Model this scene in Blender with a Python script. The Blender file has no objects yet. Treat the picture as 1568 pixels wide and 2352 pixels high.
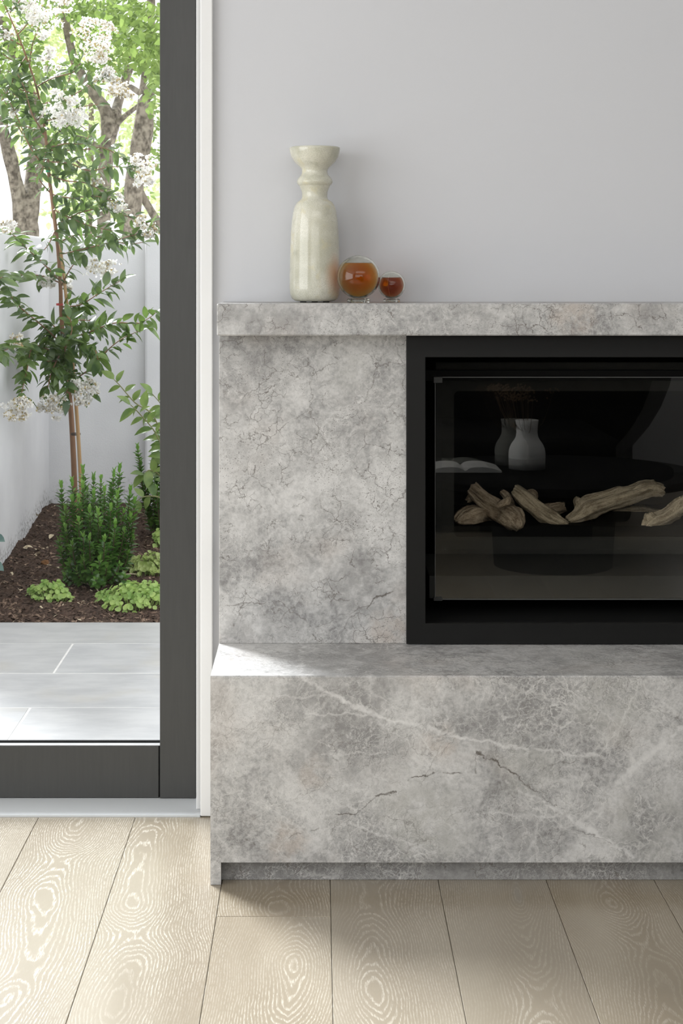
import bpy, bmesh, math, random
from mathutils import Vector, Matrix, noise, Euler

scene = bpy.context.scene
COL = scene.collection
R = random.Random(7)
F = 3749.0                     # focal length in photograph pixels (1568 wide)
CX, CY, EYE = 730.0, 632.0, 1.233


def P(px, py, Y):
    """world point seen at photograph pixel (px, py) at distance Y"""
    return Vector(((px - CX) * Y / F, Y, EYE - (py - CY) * Y / F))


# ------------------------------------------------------------------ camera
cam_d = bpy.data.cameras.new('camera')
cam = bpy.data.objects.new('camera', cam_d)
COL.objects.link(cam)
cam.location = (0, 0, EYE)
cam.rotation_euler = (math.pi / 2, 0, 0)
cam_d.sensor_fit = 'HORIZONTAL'
cam_d.sensor_width = 36.0
cam_d.lens = F / 1568.0 * 36.0
cam_d.shift_x = (784 - CX) / 1568.0
cam_d.shift_y = -(1176 - CY) / 1568.0
cam_d.clip_start = 0.05
cam_d.dof.use_dof = True
cam_d.dof.focus_distance = 3.6
cam_d.dof.aperture_fstop = 40.0
scene.camera = cam

# ------------------------------------------------------------------ world, sun, window light, added fill, exposure
world = bpy.data.worlds.new('overcast_sky')
scene.world = world
world.use_nodes = True
bg = world.node_tree.nodes['Background']
bg.inputs['Color'].default_value = (0.97, 0.985, 1.0, 1)
bg.inputs['Strength'].default_value = 1.5


def light(name, kind, loc, rot, energy, color=(1, 1, 1), size=None, angle=None):
    d = bpy.data.lights.new(name, kind)
    d.energy = energy
    d.color = color
    if size:
        d.shape = 'RECTANGLE'
        d.size, d.size_y = size
    if angle:
        d.angle = angle
    o = bpy.data.objects.new(name, d)
    COL.objects.link(o)
    o.location = loc
    o.rotation_euler = rot
    return o


def aim(v):
    return Vector(v).to_track_quat('-Z', 'Y').to_euler()


light('sun', 'SUN', (-6, 9, 8), aim((0.48, -0.68, -0.60)), 9.2, (0.93, 0.968, 1.0), angle=math.radians(20))
light('daylight_side_window', 'AREA', (-3.12, 0.9, 1.55), aim((1, 0.22, -0.05)), 68, (0.97, 0.985, 1.0), size=(3.6, 2.2))
light('added_rear_fill', 'AREA', (0.2, -2.9, 1.85), aim((0, 1, -0.06)), 17, (1.0, 0.98, 0.945), size=(4.6, 1.4))  # added fill behind the camera to light the fireplace wall evenly
light('added_top_fill', 'AREA', (0.7, 0.9, 2.83), aim((0, 0.30, -1)), 36, (1.0, 0.98, 0.945), size=(3.0, 2.0))  # made-up overhead fill that lifts the hearth top and other level faces

vs = scene.view_settings
vs.view_transform = 'Standard'
vs.look = 'None'
vs.gamma = 1.0
vs.use_curve_mapping = False
vs.exposure = 0.0
scene.cycles.max_bounces = 10
scene.cycles.diffuse_bounces = 4
scene.cycles.glossy_bounces = 3
scene.cycles.transmission_bounces = 8
scene.cycles.volume_bounces = 0
scene.cycles.use_adaptive_sampling = True
scene.cycles.adaptive_threshold = 0.03
scene.cycles.transparent_max_bounces = 24
scene.cycles.sample_clamp_indirect = 6.0


# ------------------------------------------------------------------ node helper
class Mat:
    def __init__(s, name):
        s.m = bpy.data.materials.new(name)
        s.m.use_nodes = True
        s.t = s.m.node_tree
        s.t.nodes.clear()
        s.out = s.t.nodes.new('ShaderNodeOutputMaterial')
        s.c = s.t.nodes.new('ShaderNodeTexCoord')

    def n(s, kind, ins=None, **props):
        nd = s.t.nodes.new('ShaderNode' + kind)
        for k, v in props.items():
            setattr(nd, k, v)
        for k, v in (ins or {}).items():
            s.put(nd.inputs[k], v)
        return nd

    def put(s, sock, v):
        if isinstance(v, bpy.types.NodeSocket):
            s.t.links.new(v, sock)
        else:
            if sock.type == 'RGBA' and len(v) == 3:
                v = (*v, 1)
            sock.default_value = v

    def math(s, op, a, b=None, c=None, clamp=False):
        nd = s.n('Math', operation=op, use_clamp=clamp)
        s.put(nd.inputs[0], a)
        if b is not None:
            s.put(nd.inputs[1], b)
        if c is not None:
            s.put(nd.inputs[2], c)
        return nd.outputs[0]

    def vm(s, op, a, b=None, scale=None):
        nd = s.n('VectorMath', operation=op)
        s.put(nd.inputs[0], a)
        if b is not None:
            s.put(nd.inputs[1], b)
        if scale is not None:
            s.put(nd.inputs['Scale'], scale)
        return nd.outputs['Value'] if op in ('DOT_PRODUCT', 'LENGTH', 'DISTANCE') else nd.outputs[0]

    def ramp(s, v, lo, hi, a=0.0, b=1.0, smooth=True):
        nd = s.n('MapRange', {'Value': v, 'From Min': lo, 'From Max': hi, 'To Min': a, 'To Max': b}, clamp=True,
                 interpolation_type='SMOOTHSTEP' if smooth else 'LINEAR')
        return nd.outputs[0]

    def noise(s, vec, scale, detail=3.0, rough=0.55, dist=0.0, out='Fac'):
        nd = s.n('TexNoise', {'Vector': vec, 'Scale': scale, 'Detail': detail, 'Roughness': rough, 'Distortion': dist})
        return nd.outputs[out]

    def mix(s, f, a, b, blend='MIX'):
        nd = s.n('Mix', data_type='RGBA', blend_type=blend)
        s.put(nd.inputs[0], f)
        s.put(nd.inputs[6], a)
        s.put(nd.inputs[7], b)
        return nd.outputs[2]

    def bsdf(s, color, rough=0.5, spec=0.5, bump=None, bump_dist=0.001, strength=1.0, **ins):
        b = s.n('BsdfPrincipled', {'Base Color': color, 'Roughness': rough, 'Specular IOR Level': spec})
        for k, v in ins.items():
            s.put(b.inputs[k.replace('_', ' ')], v)
        if bump is not None:
            bn = s.n('Bump', {'Height': bump, 'Distance': bump_dist, 'Strength': strength})
            s.t.links.new(bn.outputs[0], b.inputs['Normal'])
        return b.outputs[0]

    def end(s, shader):
        s.t.links.new(shader, s.out.inputs['Surface'])
        return s.m

    @property
    def obj(s):
        return s.c.outputs['Object']

    @property
    def rnd(s):
        return s.n('ObjectInfo').outputs['Random']


def plain(name, col, rough=0.5, spec=0.5, metal=0.0):
    m = Mat(name)
    v = m.noise(m.obj, 40, 3)
    c = m.mix(m.ramp(v, 0.3, 0.7), tuple(x * 0.93 for x in col), tuple(min(1, x * 1.06) for x in col))
    return m.end(m.bsdf(c, rough, spec, Metallic=metal))


# ------------------------------------------------------------------ materials
def mat_paint(name, col, rough=0.55, spec=0.25):
    m = Mat(name)
    v = m.noise(m.obj, 2.2, 2)
    c = m.mix(v, tuple(x * 0.985 for x in col), tuple(min(1, x * 1.015) for x in col))
    return m.end(m.bsdf(c, rough, spec, bump=m.noise(m.obj, 420, 2), bump_dist=0.0004, strength=0.12))


M_WALL = mat_paint('wall_paint', (0.645, 0.65, 0.672))
M_TRIM = mat_paint('white_trim_paint', (0.86, 0.86, 0.85), 0.4, 0.35)
M_CEIL = mat_paint('ceiling_paint', (0.82, 0.82, 0.82))
M_SILL = mat_paint('sill_paint', (0.62, 0.64, 0.65), 0.35, 0.4)


def mat_door():
    m = Mat('charcoal_door_paint')
    mp = m.n('Mapping', {'Vector': m.obj, 'Scale': (160, 30, 12)}).outputs[0]
    g = m.noise(mp, 1.0, 4)
    c = m.mix(g, (0.048, 0.048, 0.046), (0.064, 0.064, 0.061))
    return m.end(m.bsdf(c, 0.42, 0.45, bump=g, bump_dist=0.0005, strength=0.25))


M_DOOR = mat_door()
M_LEDGE_GLINT = plain('painted_ledge_glint', (0.42, 0.42, 0.42), 0.35, 0.5)  # pale colour stands in for the highlight along the rail ledge
M_GROOVE = plain('door_joint_dark', (0.012, 0.012, 0.012), 0.7, 0.2)


def mat_marble(name, off, segs=(), loc=(0, 0, 0), crackle=1.0, tint=1.0, net=1.0, blobs=()):
    """grey stone: mottled base, white vein network, dark hairline cracks"""
    m = Mat(name)
    p0 = m.vm('ADD', m.obj, off)
    w = m.vm('SUBTRACT', m.noise(p0, 6.0, 5, 0.6, out='Color'), (0.5, 0.5, 0.5))
    p = m.vm('ADD', m.vm('ADD', p0, m.vm('SCALE', w, scale=0.16)), m.vm('SCALE', m.vm('SUBTRACT', m.noise(p0, 34, 3, 0.6, out='Color'), (0.5, 0.5, 0.5)), scale=0.035))

    def flat2(v):
        """oblique projection that stays two-dimensional on every face of an upright or level slab"""
        q = m.n('SeparateXYZ', {'Vector': v})
        return m.n('CombineXYZ', {0: m.math('MULTIPLY_ADD', q.outputs[1], 0.45, q.outputs[0]), 1: m.math('MULTIPLY_ADD', q.outputs[1], 0.9, q.outputs[2]), 2: 0.0}).outputs[0]

    def edge(v, sc):
        return m.n('TexVoronoi', {'Vector': v, 'Scale': sc}, voronoi_dimensions='2D', feature='DISTANCE_TO_EDGE').outputs['Distance']
    p2 = flat2(p)
    fine = m.noise(p0, 95, 5, 0.68)
    mid = m.noise(p, 14, 7, 0.66)
    big = m.noise(p, 3.1, 4, 0.55)
    f = m.math('ADD', m.math('MULTIPLY', m.ramp(big, 0.34, 0.66), 0.38),
               m.math('ADD', m.math('MULTIPLY', m.ramp(mid, 0.32, 0.68), 0.42), m.math('MULTIPLY', m.ramp(fine, 0.34, 0.66), 0.32)))
    nd = m.n('ValToRGB')
    m.put(nd.inputs[0], f)
    cr = nd.color_ramp
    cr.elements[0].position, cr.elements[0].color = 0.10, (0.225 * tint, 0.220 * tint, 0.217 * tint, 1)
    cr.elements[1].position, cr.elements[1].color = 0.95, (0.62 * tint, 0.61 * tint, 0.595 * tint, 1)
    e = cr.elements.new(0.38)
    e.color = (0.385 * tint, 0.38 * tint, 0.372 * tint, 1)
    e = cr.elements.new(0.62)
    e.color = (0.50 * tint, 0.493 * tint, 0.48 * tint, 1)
    c = nd.outputs[0]
    # warm and green breaths
    c = m.mix(m.math('MULTIPLY', m.ramp(m.noise(p0, 5.5, 3), 0.52, 0.72), 0.20), c, (0.56 * tint, 0.47 * tint, 0.40 * tint))
    # larger clouds of darker (or greener, or rosier) stone
    if blobs:
        jb = m.vm('SCALE', m.vm('SUBTRACT', m.noise(p0, 16, 4, 0.6, out='Color'), (0.5, 0.5, 0.5)), scale=0.10)
        fb = m.vm('MULTIPLY', m.vm('ADD', m.obj, jb), (1, 0, 1))
        nb = m.ramp(m.noise(p0, 30, 4, 0.6), 0.30, 0.58)
        for (bx, bz, br, amt, bcol) in blobs:
            d = m.vm('DISTANCE', fb, (bx - loc[0], 0, bz - loc[2]))
            c = m.mix(m.math('MULTIPLY', m.math('MULTIPLY', m.ramp(d, br * 0.35, br, 1, 0), nb), amt), c, bcol)
    # brecciated patches: dark cells laced with pale lines
    pat = m.math('MULTIPLY', m.ramp(m.noise(p0, 4.3, 3), 0.50, 0.62), net, clamp=True)
    pb = m.vm('ADD', p0, m.vm('SCALE', w, scale=0.05))
    pb = m.vm('ADD', pb, m.vm('SCALE', m.vm('SUBTRACT', m.noise(p0, 42, 4, 0.65, out='Color'), (0.5, 0.5, 0.5)), scale=0.028))
    pb = flat2(pb)
    ln = m.ramp(m.noise(p0, 24, 3), 0.36, 0.60, 0.15, 1.0)
    for sc, wd in ((21.0, 0.035), (47.0, 0.055), (90.0, 0.08)):
        vd = edge(pb, sc)
        c = m.mix(m.math('MULTIPLY', m.math('MULTIPLY', m.ramp(vd, wd, wd * 4, 0, 1), pat), 0.42), c, (0.245, 0.24, 0.235))
        c = m.mix(m.math('MULTIPLY', m.math('MULTIPLY', m.ramp(vd, 0.0, wd, 1, 0), m.math('MULTIPLY', pat, ln)), 0.62), c, (0.66, 0.65, 0.63))
    # straighter pale hair veins in two directions
    for ang, sc, off2, amt in ((0.62, 5.0, 3.0, 0.45), (-0.95, 6.5, 8.0, 0.38), (1.35, 8.0, 1.0, 0.25)):
        mv = m.n('Mapping', {'Vector': m.vm('ADD', pb, (off2, off2, 0)), 'Rotation': (0, 0, -ang), 'Scale': (7.0, 1, 1)}, vector_type='TEXTURE').outputs[0]
        vd = edge(mv, sc * 2.2)
        k = m.math('MULTIPLY', m.ramp(vd, 0.0, 0.034, 1, 0), m.ramp(m.noise(p0, 5.0, 3), 0.42, 0.60))
        c = m.mix(m.math('MULTIPLY', k, amt * min(1.0, net), clamp=True), c, (0.68, 0.67, 0.65))
    # white networks
    for sc, wd, amt, ms, lo in ((6.0, 0.018, 0.30 * net, 2.5, 0.46), (21.0, 0.045, 0.34 * net, 3.5, 0.46), (52.0, 0.09, 0.42 * net, 5.0, 0.44), (110.0, 0.12, 0.30 * net, 6.0, 0.42)):
        v = edge(p2, sc)
        k = m.math('MULTIPLY', m.ramp(v, 0.0, wd, 1, 0), m.ramp(m.noise(p0, ms, 3), lo, lo + 0.2))
        c = m.mix(m.math('MULTIPLY', k, amt), c, (0.72, 0.71, 0.68))
    # dark hairlines
    pd = m.vm('ADD', p0, m.vm('SCALE', m.vm('SUBTRACT', m.noise(p0, 22, 4, 0.6, out='Color'), (0.5, 0.5, 0.5)), scale=0.055))
    pd = flat2(m.vm('ADD', pd, (3.1, 1.7, 0.4)))
    for sc, wd, amt, ms, lo in ((9.0, 0.014, 0.6, 6.0, 0.50), (24.0, 0.034, 0.7, 12.0, 0.51), (50.0, 0.06, 0.6, 16.0, 0.53)):
        v = edge(pd, sc)
        k = m.math('MULTIPLY', m.ramp(v, 0.0, wd, 1, 0), m.ramp(m.noise(p0, ms, 4), lo, lo + 0.1))
        c = m.mix(m.math('MULTIPLY', k, amt * crackle, clamp=True), c, (0.17, 0.155, 0.14))
    # pits
    c = m.mix(m.math('MULTIPLY', m.math('MULTIPLY', m.ramp(m.noise(p0, 360, 3), 0.60, 0.67), m.ramp(m.noise(p0, 7, 3), 0.44, 0.60)), 0.75 * crackle, clamp=True),
              c, (0.20, 0.19, 0.175))
    # individual veins and cracks traced as line segments on the slab (x, z)
    if segs:
        sx = m.n('SeparateXYZ', {'Vector': m.obj})
        jig = m.vm('SCALE', m.vm('SUBTRACT', m.noise(p0, 30, 5, 0.62, out='Color'), (0.5, 0.5, 0.5)), scale=0.036)
        flat = m.vm('MULTIPLY', m.vm('ADD', m.obj, jig), (1, 0, 1))
        brk = m.noise(p0, 38, 4)
        for (ax, az, bx, bz, wd, amt, dark) in segs:
            a = Vector((ax - loc[0], 0, az - loc[2]))
            b = Vector((bx - loc[0], 0, bz - loc[2]))
            ab = b - a
            pa = m.vm('SUBTRACT', flat, a)
            h = m.math('MULTIPLY', m.vm('DOT_PRODUCT', pa, ab), 1.0 / max(1e-9, ab.length_squared), clamp=True)
            d = m.vm('DISTANCE', pa, m.vm('SCALE', ab, scale=h))
            wd *= 0.75 if dark else 0.65
            k = m.ramp(d, wd * 0.1, wd, 1, 0)
            k = m.math('MULTIPLY', m.math('MULTIPLY', k, m.ramp(brk, 0.34, 0.52)), amt)
            c = m.mix(k, c, (0.13, 0.115, 0.10) if dark else (0.74, 0.73, 0.71))
    return m.end(m.bsdf(c, m.ramp(fine, 0.3, 0.7, 0.33, 0.46), 0.38, bump=fine, bump_dist=0.0004, strength=0.18))


def mat_oak():
    """plain-sawn limed oak: growth rings cut by a plane nearly parallel to the pith, pale lime in the pores"""
    m = Mat('limed_oak')
    rnd = m.rnd
    r2 = m.math('FRACT', m.math('MULTIPLY', rnd, 7.31))
    r3 = m.math('FRACT', m.math('MULTIPLY', rnd, 13.7))
    sp = m.n('SeparateXYZ', {'Vector': m.obj})
    x0, y = sp.outputs[0], m.math('ADD', sp.outputs[1], m.math('MULTIPLY', rnd, 91.0))

    def nz(sx, sy, w, detail=2.0, rough=0.5):
        v = m.n('CombineXYZ', {0: m.math('MULTIPLY', x0, sx), 1: m.math('MULTIPLY', y, sy), 2: m.math('ADD', m.math('MULTIPLY', rnd, 40.0), w)}).outputs[0]
        return m.noise(v, 1.0, detail, rough)
    px_ = m.math('ADD', m.math('MULTIPLY', m.math('SUBTRACT', r2, 0.5), 0.10), m.math('MULTIPLY', m.math('SUBTRACT', nz(0.0, 1.7, 2.0, 1.0), 0.5), 0.12))
    x = m.math('SUBTRACT', x0, px_)
    h = m.math('MULTIPLY', m.math('SUBTRACT', nz(1.5, 2.2, 5.0, 1.5, 0.4), 0.28), 0.20)
    rad = m.math('SQRT', m.math('ADD', m.math('MULTIPLY', x, x), m.math('MULTIPLY', h, h)))
    rad = m.math('ADD', rad, m.math('MULTIPLY', nz(38, 7, 9.0, 3.0, 0.6), 0.010))
    fr = m.math('FRACT', m.math('MULTIPLY', rad, 220.0))
    ring = m.math('MULTIPLY', m.ramp(fr, 0.45, 0.74), m.ramp(fr, 0.86, 1.0, 1, 0))
    pore = nz(700, 60, 1.0, 3.0, 0.7)
    lime = m.math('MULTIPLY', ring, m.ramp(pore, 0.42, 0.56))
    lime = m.math('MULTIPLY', lime, m.ramp(nz(9, 2.0, 3.0), 0.30, 0.60, 0.35, 1.0))
    base = m.mix(m.ramp(nz(6, 1.4, 11.0, 3.0), 0.3, 0.7), (0.240, 0.192, 0.124), (0.318, 0.270, 0.194))
    base = m.mix(m.math('MULTIPLY', r3, 0.45), base, (0.345, 0.312, 0.258))
    base = m.mix(m.math('MULTIPLY', m.ramp(pore, 0.3, 0.7), 0.25), base, (0.27, 0.215, 0.145))
    kn = m.ramp(rad, 0.004, 0.022, 1, 0)
    base = m.mix(m.math('MULTIPLY', kn, 0.45), base, (0.30, 0.29, 0.27))
    c = m.mix(m.math('MULTIPLY', lime, 0.50), base, (0.60, 0.55, 0.46))
    return m.end(m.bsdf(c, m.ramp(lime, 0, 1, 0.30, 0.46), 1.0, bump=lime, bump_dist=0.0006, strength=-0.35, Coat_Weight=0.45, Coat_Roughness=0.22))


M_OAK = mat_oak()
M_SUB = plain('dark_subfloor', (0.10, 0.085, 0.06), 0.9, 0.1)
M_BLACK = plain('satin_black_steel', (0.005, 0.005, 0.0045), 0.45, 0.3)
M_SOOT = plain('matt_black_firebox', (0.004, 0.004, 0.0038), 0.75, 0.15)
M_FASCIA = plain('charcoal_fascia', (0.024, 0.024, 0.022), 0.6, 0.2)
M_STEEL = plain('dull_steel_edge', (0.10, 0.10, 0.095), 0.4, 0.5)
M_CLIP = plain('dark_clip', (0.03, 0.03, 0.028), 0.5, 0.4)


def mat_pane(name, refl, tint=(1, 1, 1)):
    m = Mat(name)
    geo = m.n('NewGeometry')
    cs = m.math('ABSOLUTE', m.vm('DOT_PRODUCT', geo.outputs['Incoming'], geo.outputs['Normal']))
    k = m.math('MULTIPLY_ADD', m.math('POWER', m.math('SUBTRACT', 1.0, cs, clamp=True), 5.0), 1.0 - refl, refl, clamp=True)
    t = m.n('BsdfTransparent', {'Color': tint}).outputs[0]
    g = m.n('BsdfGlossy', {'Color': (1, 1, 1), 'Roughness': 0.0}).outputs[0]
    mx = m.n('MixShader', {0: k})
    m.t.links.new(t, mx.inputs[1])
    m.t.links.new(g, mx.inputs[2])
    return m.end(mx.outputs[0])


M_PANE = mat_pane('door_glass', 0.006)
M_FIREGLASS = mat_pane('firebox_glass', 0.045, (0.985, 0.985, 0.97))
M_FIREGLASS2 = mat_pane('firebox_inner_glass', 0.015, (0.985, 0.985, 0.975))


def mat_alabaster():
    m = Mat('cream_marble')
    w = m.vm('SUBTRACT', m.noise(m.obj, 9, 3, out='Color'), (0.5, 0.5, 0.5))
    p = m.vm('ADD', m.obj, m.vm('SCALE', w, scale=0.04))
    a = m.noise(p, 11, 5)
    f = m.noise(m.obj, 600, 3)
    c = m.mix(m.ramp(a, 0.35, 0.68), (0.58, 0.57, 0.46), (0.76, 0.745, 0.645))
    c = m.mix(m.math('MULTIPLY', m.ramp(f, 0.42, 0.62), 0.42), c, (0.42, 0.41, 0.31))
    c = m.mix(m.math('MULTIPLY', m.ramp(m.noise(p, 26, 4), 0.56, 0.68), 0.45), c, (0.66, 0.60, 0.38))
    c = m.mix(m.math('MULTIPLY', m.ramp(m.noise(p, 17, 4), 0.57, 0.70), 0.40), c, (0.36, 0.36, 0.27))
    # rusty mineral stain low on one side
    d = m.vm('DISTANCE', m.vm('MULTIPLY', p, (1.0, 1.0, 0.62)), (0.044, -0.03, 0.037))
    c = m.mix(m.math('MULTIPLY', m.ramp(d, 0.006, 0.036, 1, 0), 0.8), c, (0.72, 0.43, 0.26))
    return m.end(m.bsdf(c, 0.13, 0.55, Subsurface_Weight=0.12, Subsurface_Radius=(0.01, 0.009, 0.006), Subsurface_Scale=1.0))


M_ALAB = mat_alabaster()


def mat_glass(name, col, ior):
    m = Mat(name)
    return m.end(m.n('BsdfGlass', {'Color': col, 'Roughness': 0.0, 'IOR': ior}).outputs[0])


def mat_liquid(name, col, dens):
    m = Mat(name)
    m.end(m.n('BsdfRefraction', {'Color': (1, 1, 1), 'Roughness': 0.0, 'IOR': 1.04}).outputs[0])
    va = m.n('VolumeAbsorption', {'Color': col, 'Density': dens})
    m.t.links.new(va.outputs[0], m.out.inputs['Volume'])
    return m.m


M_CLEAR = mat_glass('clear_glass', (0.985, 0.985, 0.96), 1.32)
M_AMBER = mat_liquid('amber_oil', (0.978, 0.71, 0.0), 68)
M_AMBER2 = mat_liquid('dark_amber_oil', (0.80, 0.34, 0.0), 88)


def mat_log(name, light_c, dark_c):
    m = Mat(name)
    g = m.n('Attribute', attribute_name='grain').outputs['Vector']
    a = m.noise(g, 150, 6, 0.66)
    b = m.noise(m.obj, 26, 4)
    f = m.noise(m.obj, 260, 4, 0.7)
    k = m.math('ADD', m.math('MULTIPLY', m.ramp(a, 0.36, 0.64), 0.7), m.math('MULTIPLY', m.ramp(f, 0.35, 0.65), 0.3))
    c = m.mix(k, dark_c, light_c)
    c = m.mix(m.math('MULTIPLY', m.ramp(b, 0.5, 0.72), 0.35), c, tuple(x * 0.7 for x in dark_c))
    return m.end(m.bsdf(c, 0.8, 0.2, bump=a, bump_dist=0.005, strength=0.8))


M_LOG = mat_log('driftwood', (0.74, 0.60, 0.45), (0.20, 0.14, 0.095))
M_LOG2 = mat_log('pale_driftwood', (0.80, 0.68, 0.51), (0.27, 0.205, 0.14))


def mat_render():
    m = Mat('pale_render')
    a = m.noise(m.obj, 3.0, 4)
    c = m.mix(m.ramp(a, 0.3, 0.7), (0.70, 0.70, 0.71), (0.78, 0.78, 0.785))
    sx = m.n('SeparateXYZ', {'Vector': m.obj})
    z = m.math('SUBTRACT', sx.outputs[2], m.math('MULTIPLY', m.math('SUBTRACT', sx.outputs[1], 5.8), 0.07))
    # dirt splashed up from the bed at the foot of the wall
    zz = m.math('SUBTRACT', z, m.math('MULTIPLY', m.noise(m.obj, 4.5, 3), 0.22))
    k = m.math('MULTIPLY', m.ramp(zz, -0.11, -0.005, 1, 0), m.ramp(m.noise(m.obj, 55, 5, 0.7), 0.47, 0.60))
    c = m.mix(m.math('MULTIPLY', k, 0.8), c, (0.13, 0.12, 0.10))
    return m.end(m.bsdf(c, 0.85, 0.15, bump=m.noise(m.obj, 160, 3), bump_dist=0.002, strength=0.35))


M_RENDER = mat_render()


def mat_paver():
    m = Mat('bluestone')
    rnd = m.rnd
    p = m.vm('ADD', m.obj, m.n('CombineXYZ', {0: m.math('MULTIPLY', rnd, 31.0), 1: m.math('MULTIPLY', rnd, 17.0), 2: 0.0}).outputs[0])
    st = m.n('Mapping', {'Vector': p, 'Scale': (1.0, 2.2, 1.0)}).outputs[0]
    a = m.noise(st, 5.5, 5, 0.6)
    c = m.mix(m.ramp(a, 0.32, 0.68), (0.42, 0.425, 0.43), (0.52, 0.522, 0.52))
    c = m.mix(m.math('MULTIPLY', m.ramp(m.noise(p, 3.0, 3), 0.55, 0.7), 0.35), c, (0.47, 0.44, 0.37))
    c = m.mix(m.math('MULTIPLY', m.ramp(rnd, 0, 1, 0, 1, smooth=False), 0.18), c, (0.42, 0.41, 0.37))
    return m.end(m.bsdf(c, 0.5, 0.45, bump=a, bump_dist=0.002, strength=0.2))


M_PAVER = mat_paver()
M_GROUT = plain('pale_grout', (0.74, 0.73, 0.70), 0.9, 0.1)


def mat_soil():
    m = Mat('dark_soil')
    a = m.noise(m.obj, 75, 6, 0.7)
    b = m.noise(m.obj, 9, 4)
    c = m.mix(m.ramp(a, 0.35, 0.66), (0.035, 0.022, 0.017), (0.17, 0.112, 0.085))
    c = m.mix(m.math('MULTIPLY', m.ramp(b, 0.45, 0.7), 0.4), c, (0.12, 0.075, 0.05))
    c = m.mix(m.math('MULTIPLY', m.ramp(m.noise(m.obj, 160, 2), 0.68, 0.73), 0.7), c, (0.42, 0.35, 0.27))
    return m.end(m.bsdf(c, 0.9, 0.15, bump=a, bump_dist=0.02, strength=0.9))


M_SOIL = mat_soil()


def mat_chip():
    m = Mat('bark_chip')
    w = m.noise(m.obj, 23, 1)
    c = m.mix(m.ramp(w, 0.4, 0.75), (0.07, 0.042, 0.03), (0.30, 0.21, 0.15))
    return m.end(m.bsdf(c, 0.85, 0.2))


M_CHIP = mat_chip()
M_DEADLEAF = plain('pale_dead_leaf', (0.62, 0.52, 0.36), 0.6, 0.3)
M_CLOD = plain('rusty_clod', (0.22, 0.11, 0.05), 0.9, 0.1)


def mat_leaf(name, dark, lite, trans=0.35, rough=0.35, spec=0.45):
    m = Mat(name)
    v = m.noise(m.n('NewGeometry').outputs['Position'], 17, 2)
    rnd = m.rnd
    k = m.math('ADD', m.math('MULTIPLY', m.ramp(v, 0.35, 0.65), 0.6), m.math('MULTIPLY', rnd, 0.4))
    c = m.mix(k, dark, lite)
    b = m.bsdf(c, rough, spec)
    t = m.n('BsdfTranslucent', {'Color': m.mix(0.5, c, tuple(min(1, x * 1.5) for x in lite))}).outputs[0]
    mx = m.n('MixShader', {0: trans})
    m.t.links.new(b, mx.inputs[1])
    m.t.links.new(t, mx.inputs[2])
    return m.end(mx.outputs[0])


M_MYRTLE = mat_leaf('myrtle_leaf', (0.022, 0.062, 0.016), (0.17, 0.26, 0.065), 0.36, 0.25, 0.65)
M_BOX = mat_leaf('box_leaf', (0.022, 0.080, 0.016), (0.14, 0.29, 0.055), 0.25, 0.22, 0.75)
M_BOXTIP = mat_leaf('box_leaf_tip', (0.13, 0.30, 0.05), (0.24, 0.42, 0.09), 0.3, 0.3)
M_BROAD = mat_leaf('broad_leaf', (0.06, 0.135, 0.03), (0.27, 0.36, 0.11), 0.35, 0.3)
M_COVER = mat_leaf('ground_cover_leaf', (0.16, 0.32, 0.06), (0.52, 0.66, 0.22), 0.35, 0.4)
M_COVER2 = mat_leaf('yellow_cover_leaf', (0.26, 0.36, 0.09), (0.52, 0.60, 0.24), 0.35, 0.4)
M_BLUELEAF = mat_leaf('blue_green_leaf', (0.10, 0.19, 0.17), (0.26, 0.38, 0.34), 0.25, 0.35)
M_FARLEAF = mat_leaf('street_tree_leaf', (0.055, 0.115, 0.022), (0.24, 0.33, 0.085), 0.42, 0.45, 0.3)
M_FARLEAF2 = mat_leaf('pale_street_tree_leaf', (0.30, 0.40, 0.14), (0.62, 0.68, 0.36), 0.5, 0.5, 0.2)
M_TWIG = plain('green_twig', (0.22, 0.22, 0.10), 0.6, 0.3)
M_BOXSTEM = plain('brown_stem', (0.10, 0.075, 0.045), 0.7, 0.2)
M_MYRTLEBARK = plain('reddish_bark', (0.27, 0.15, 0.085), 0.6, 0.3)


def mat_flower():
    m = Mat('white_blossom')  # thin crinkled petals
    v = m.noise(m.obj, 60, 3)
    c = m.mix(m.ramp(v, 0.35, 0.6), (0.90, 0.87, 0.81), (0.985, 0.98, 0.965))
    b = m.bsdf(c, 0.6, 0.2)
    t = m.n('BsdfTranslucent', {'Color': (0.95, 0.94, 0.90)}).outputs[0]
    mx = m.n('MixShader', {0: 0.45})
    m.t.links.new(b, mx.inputs[1])
    m.t.links.new(t, mx.inputs[2])
    return m.end(mx.outputs[0])


M_FLOWER = mat_flower()
M_BUD = plain('flower_bud', (0.52, 0.42, 0.20), 0.6, 0.3)


def mat_bark():
    m = Mat('mottled_bark')
    st = m.n('Mapping', {'Vector': m.obj, 'Scale': (1, 1, 0.8)}).outputs[0]
    a = m.noise(st, 26, 7, 0.75)
    b = m.noise(m.obj, 6, 3)
    c = m.mix(m.ramp(a, 0.35, 0.65), (0.07, 0.056, 0.04), (0.36, 0.315, 0.245))
    c = m.mix(m.math('MULTIPLY', m.ramp(b, 0.45, 0.7), 0.5), c, (0.34, 0.29, 0.22))
    return m.end(m.bsdf(c, 0.85, 0.15, bump=a, bump_dist=0.02, strength=0.6))


M_BARK = mat_bark()


def mat_bamboo():
    m = Mat('bamboo_stake')
    z = m.n('SeparateXYZ', {'Vector': m.obj}).outputs[2]
    st = m.n('Mapping', {'Vector': m.obj, 'Scale': (90, 90, 4)}).outputs[0]
    c = m.mix(m.noise(st, 1, 3), (0.34, 0.19, 0.075), (0.56, 0.36, 0.17))
    return m.end(m.bsdf(c, 0.45, 0.4))


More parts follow.
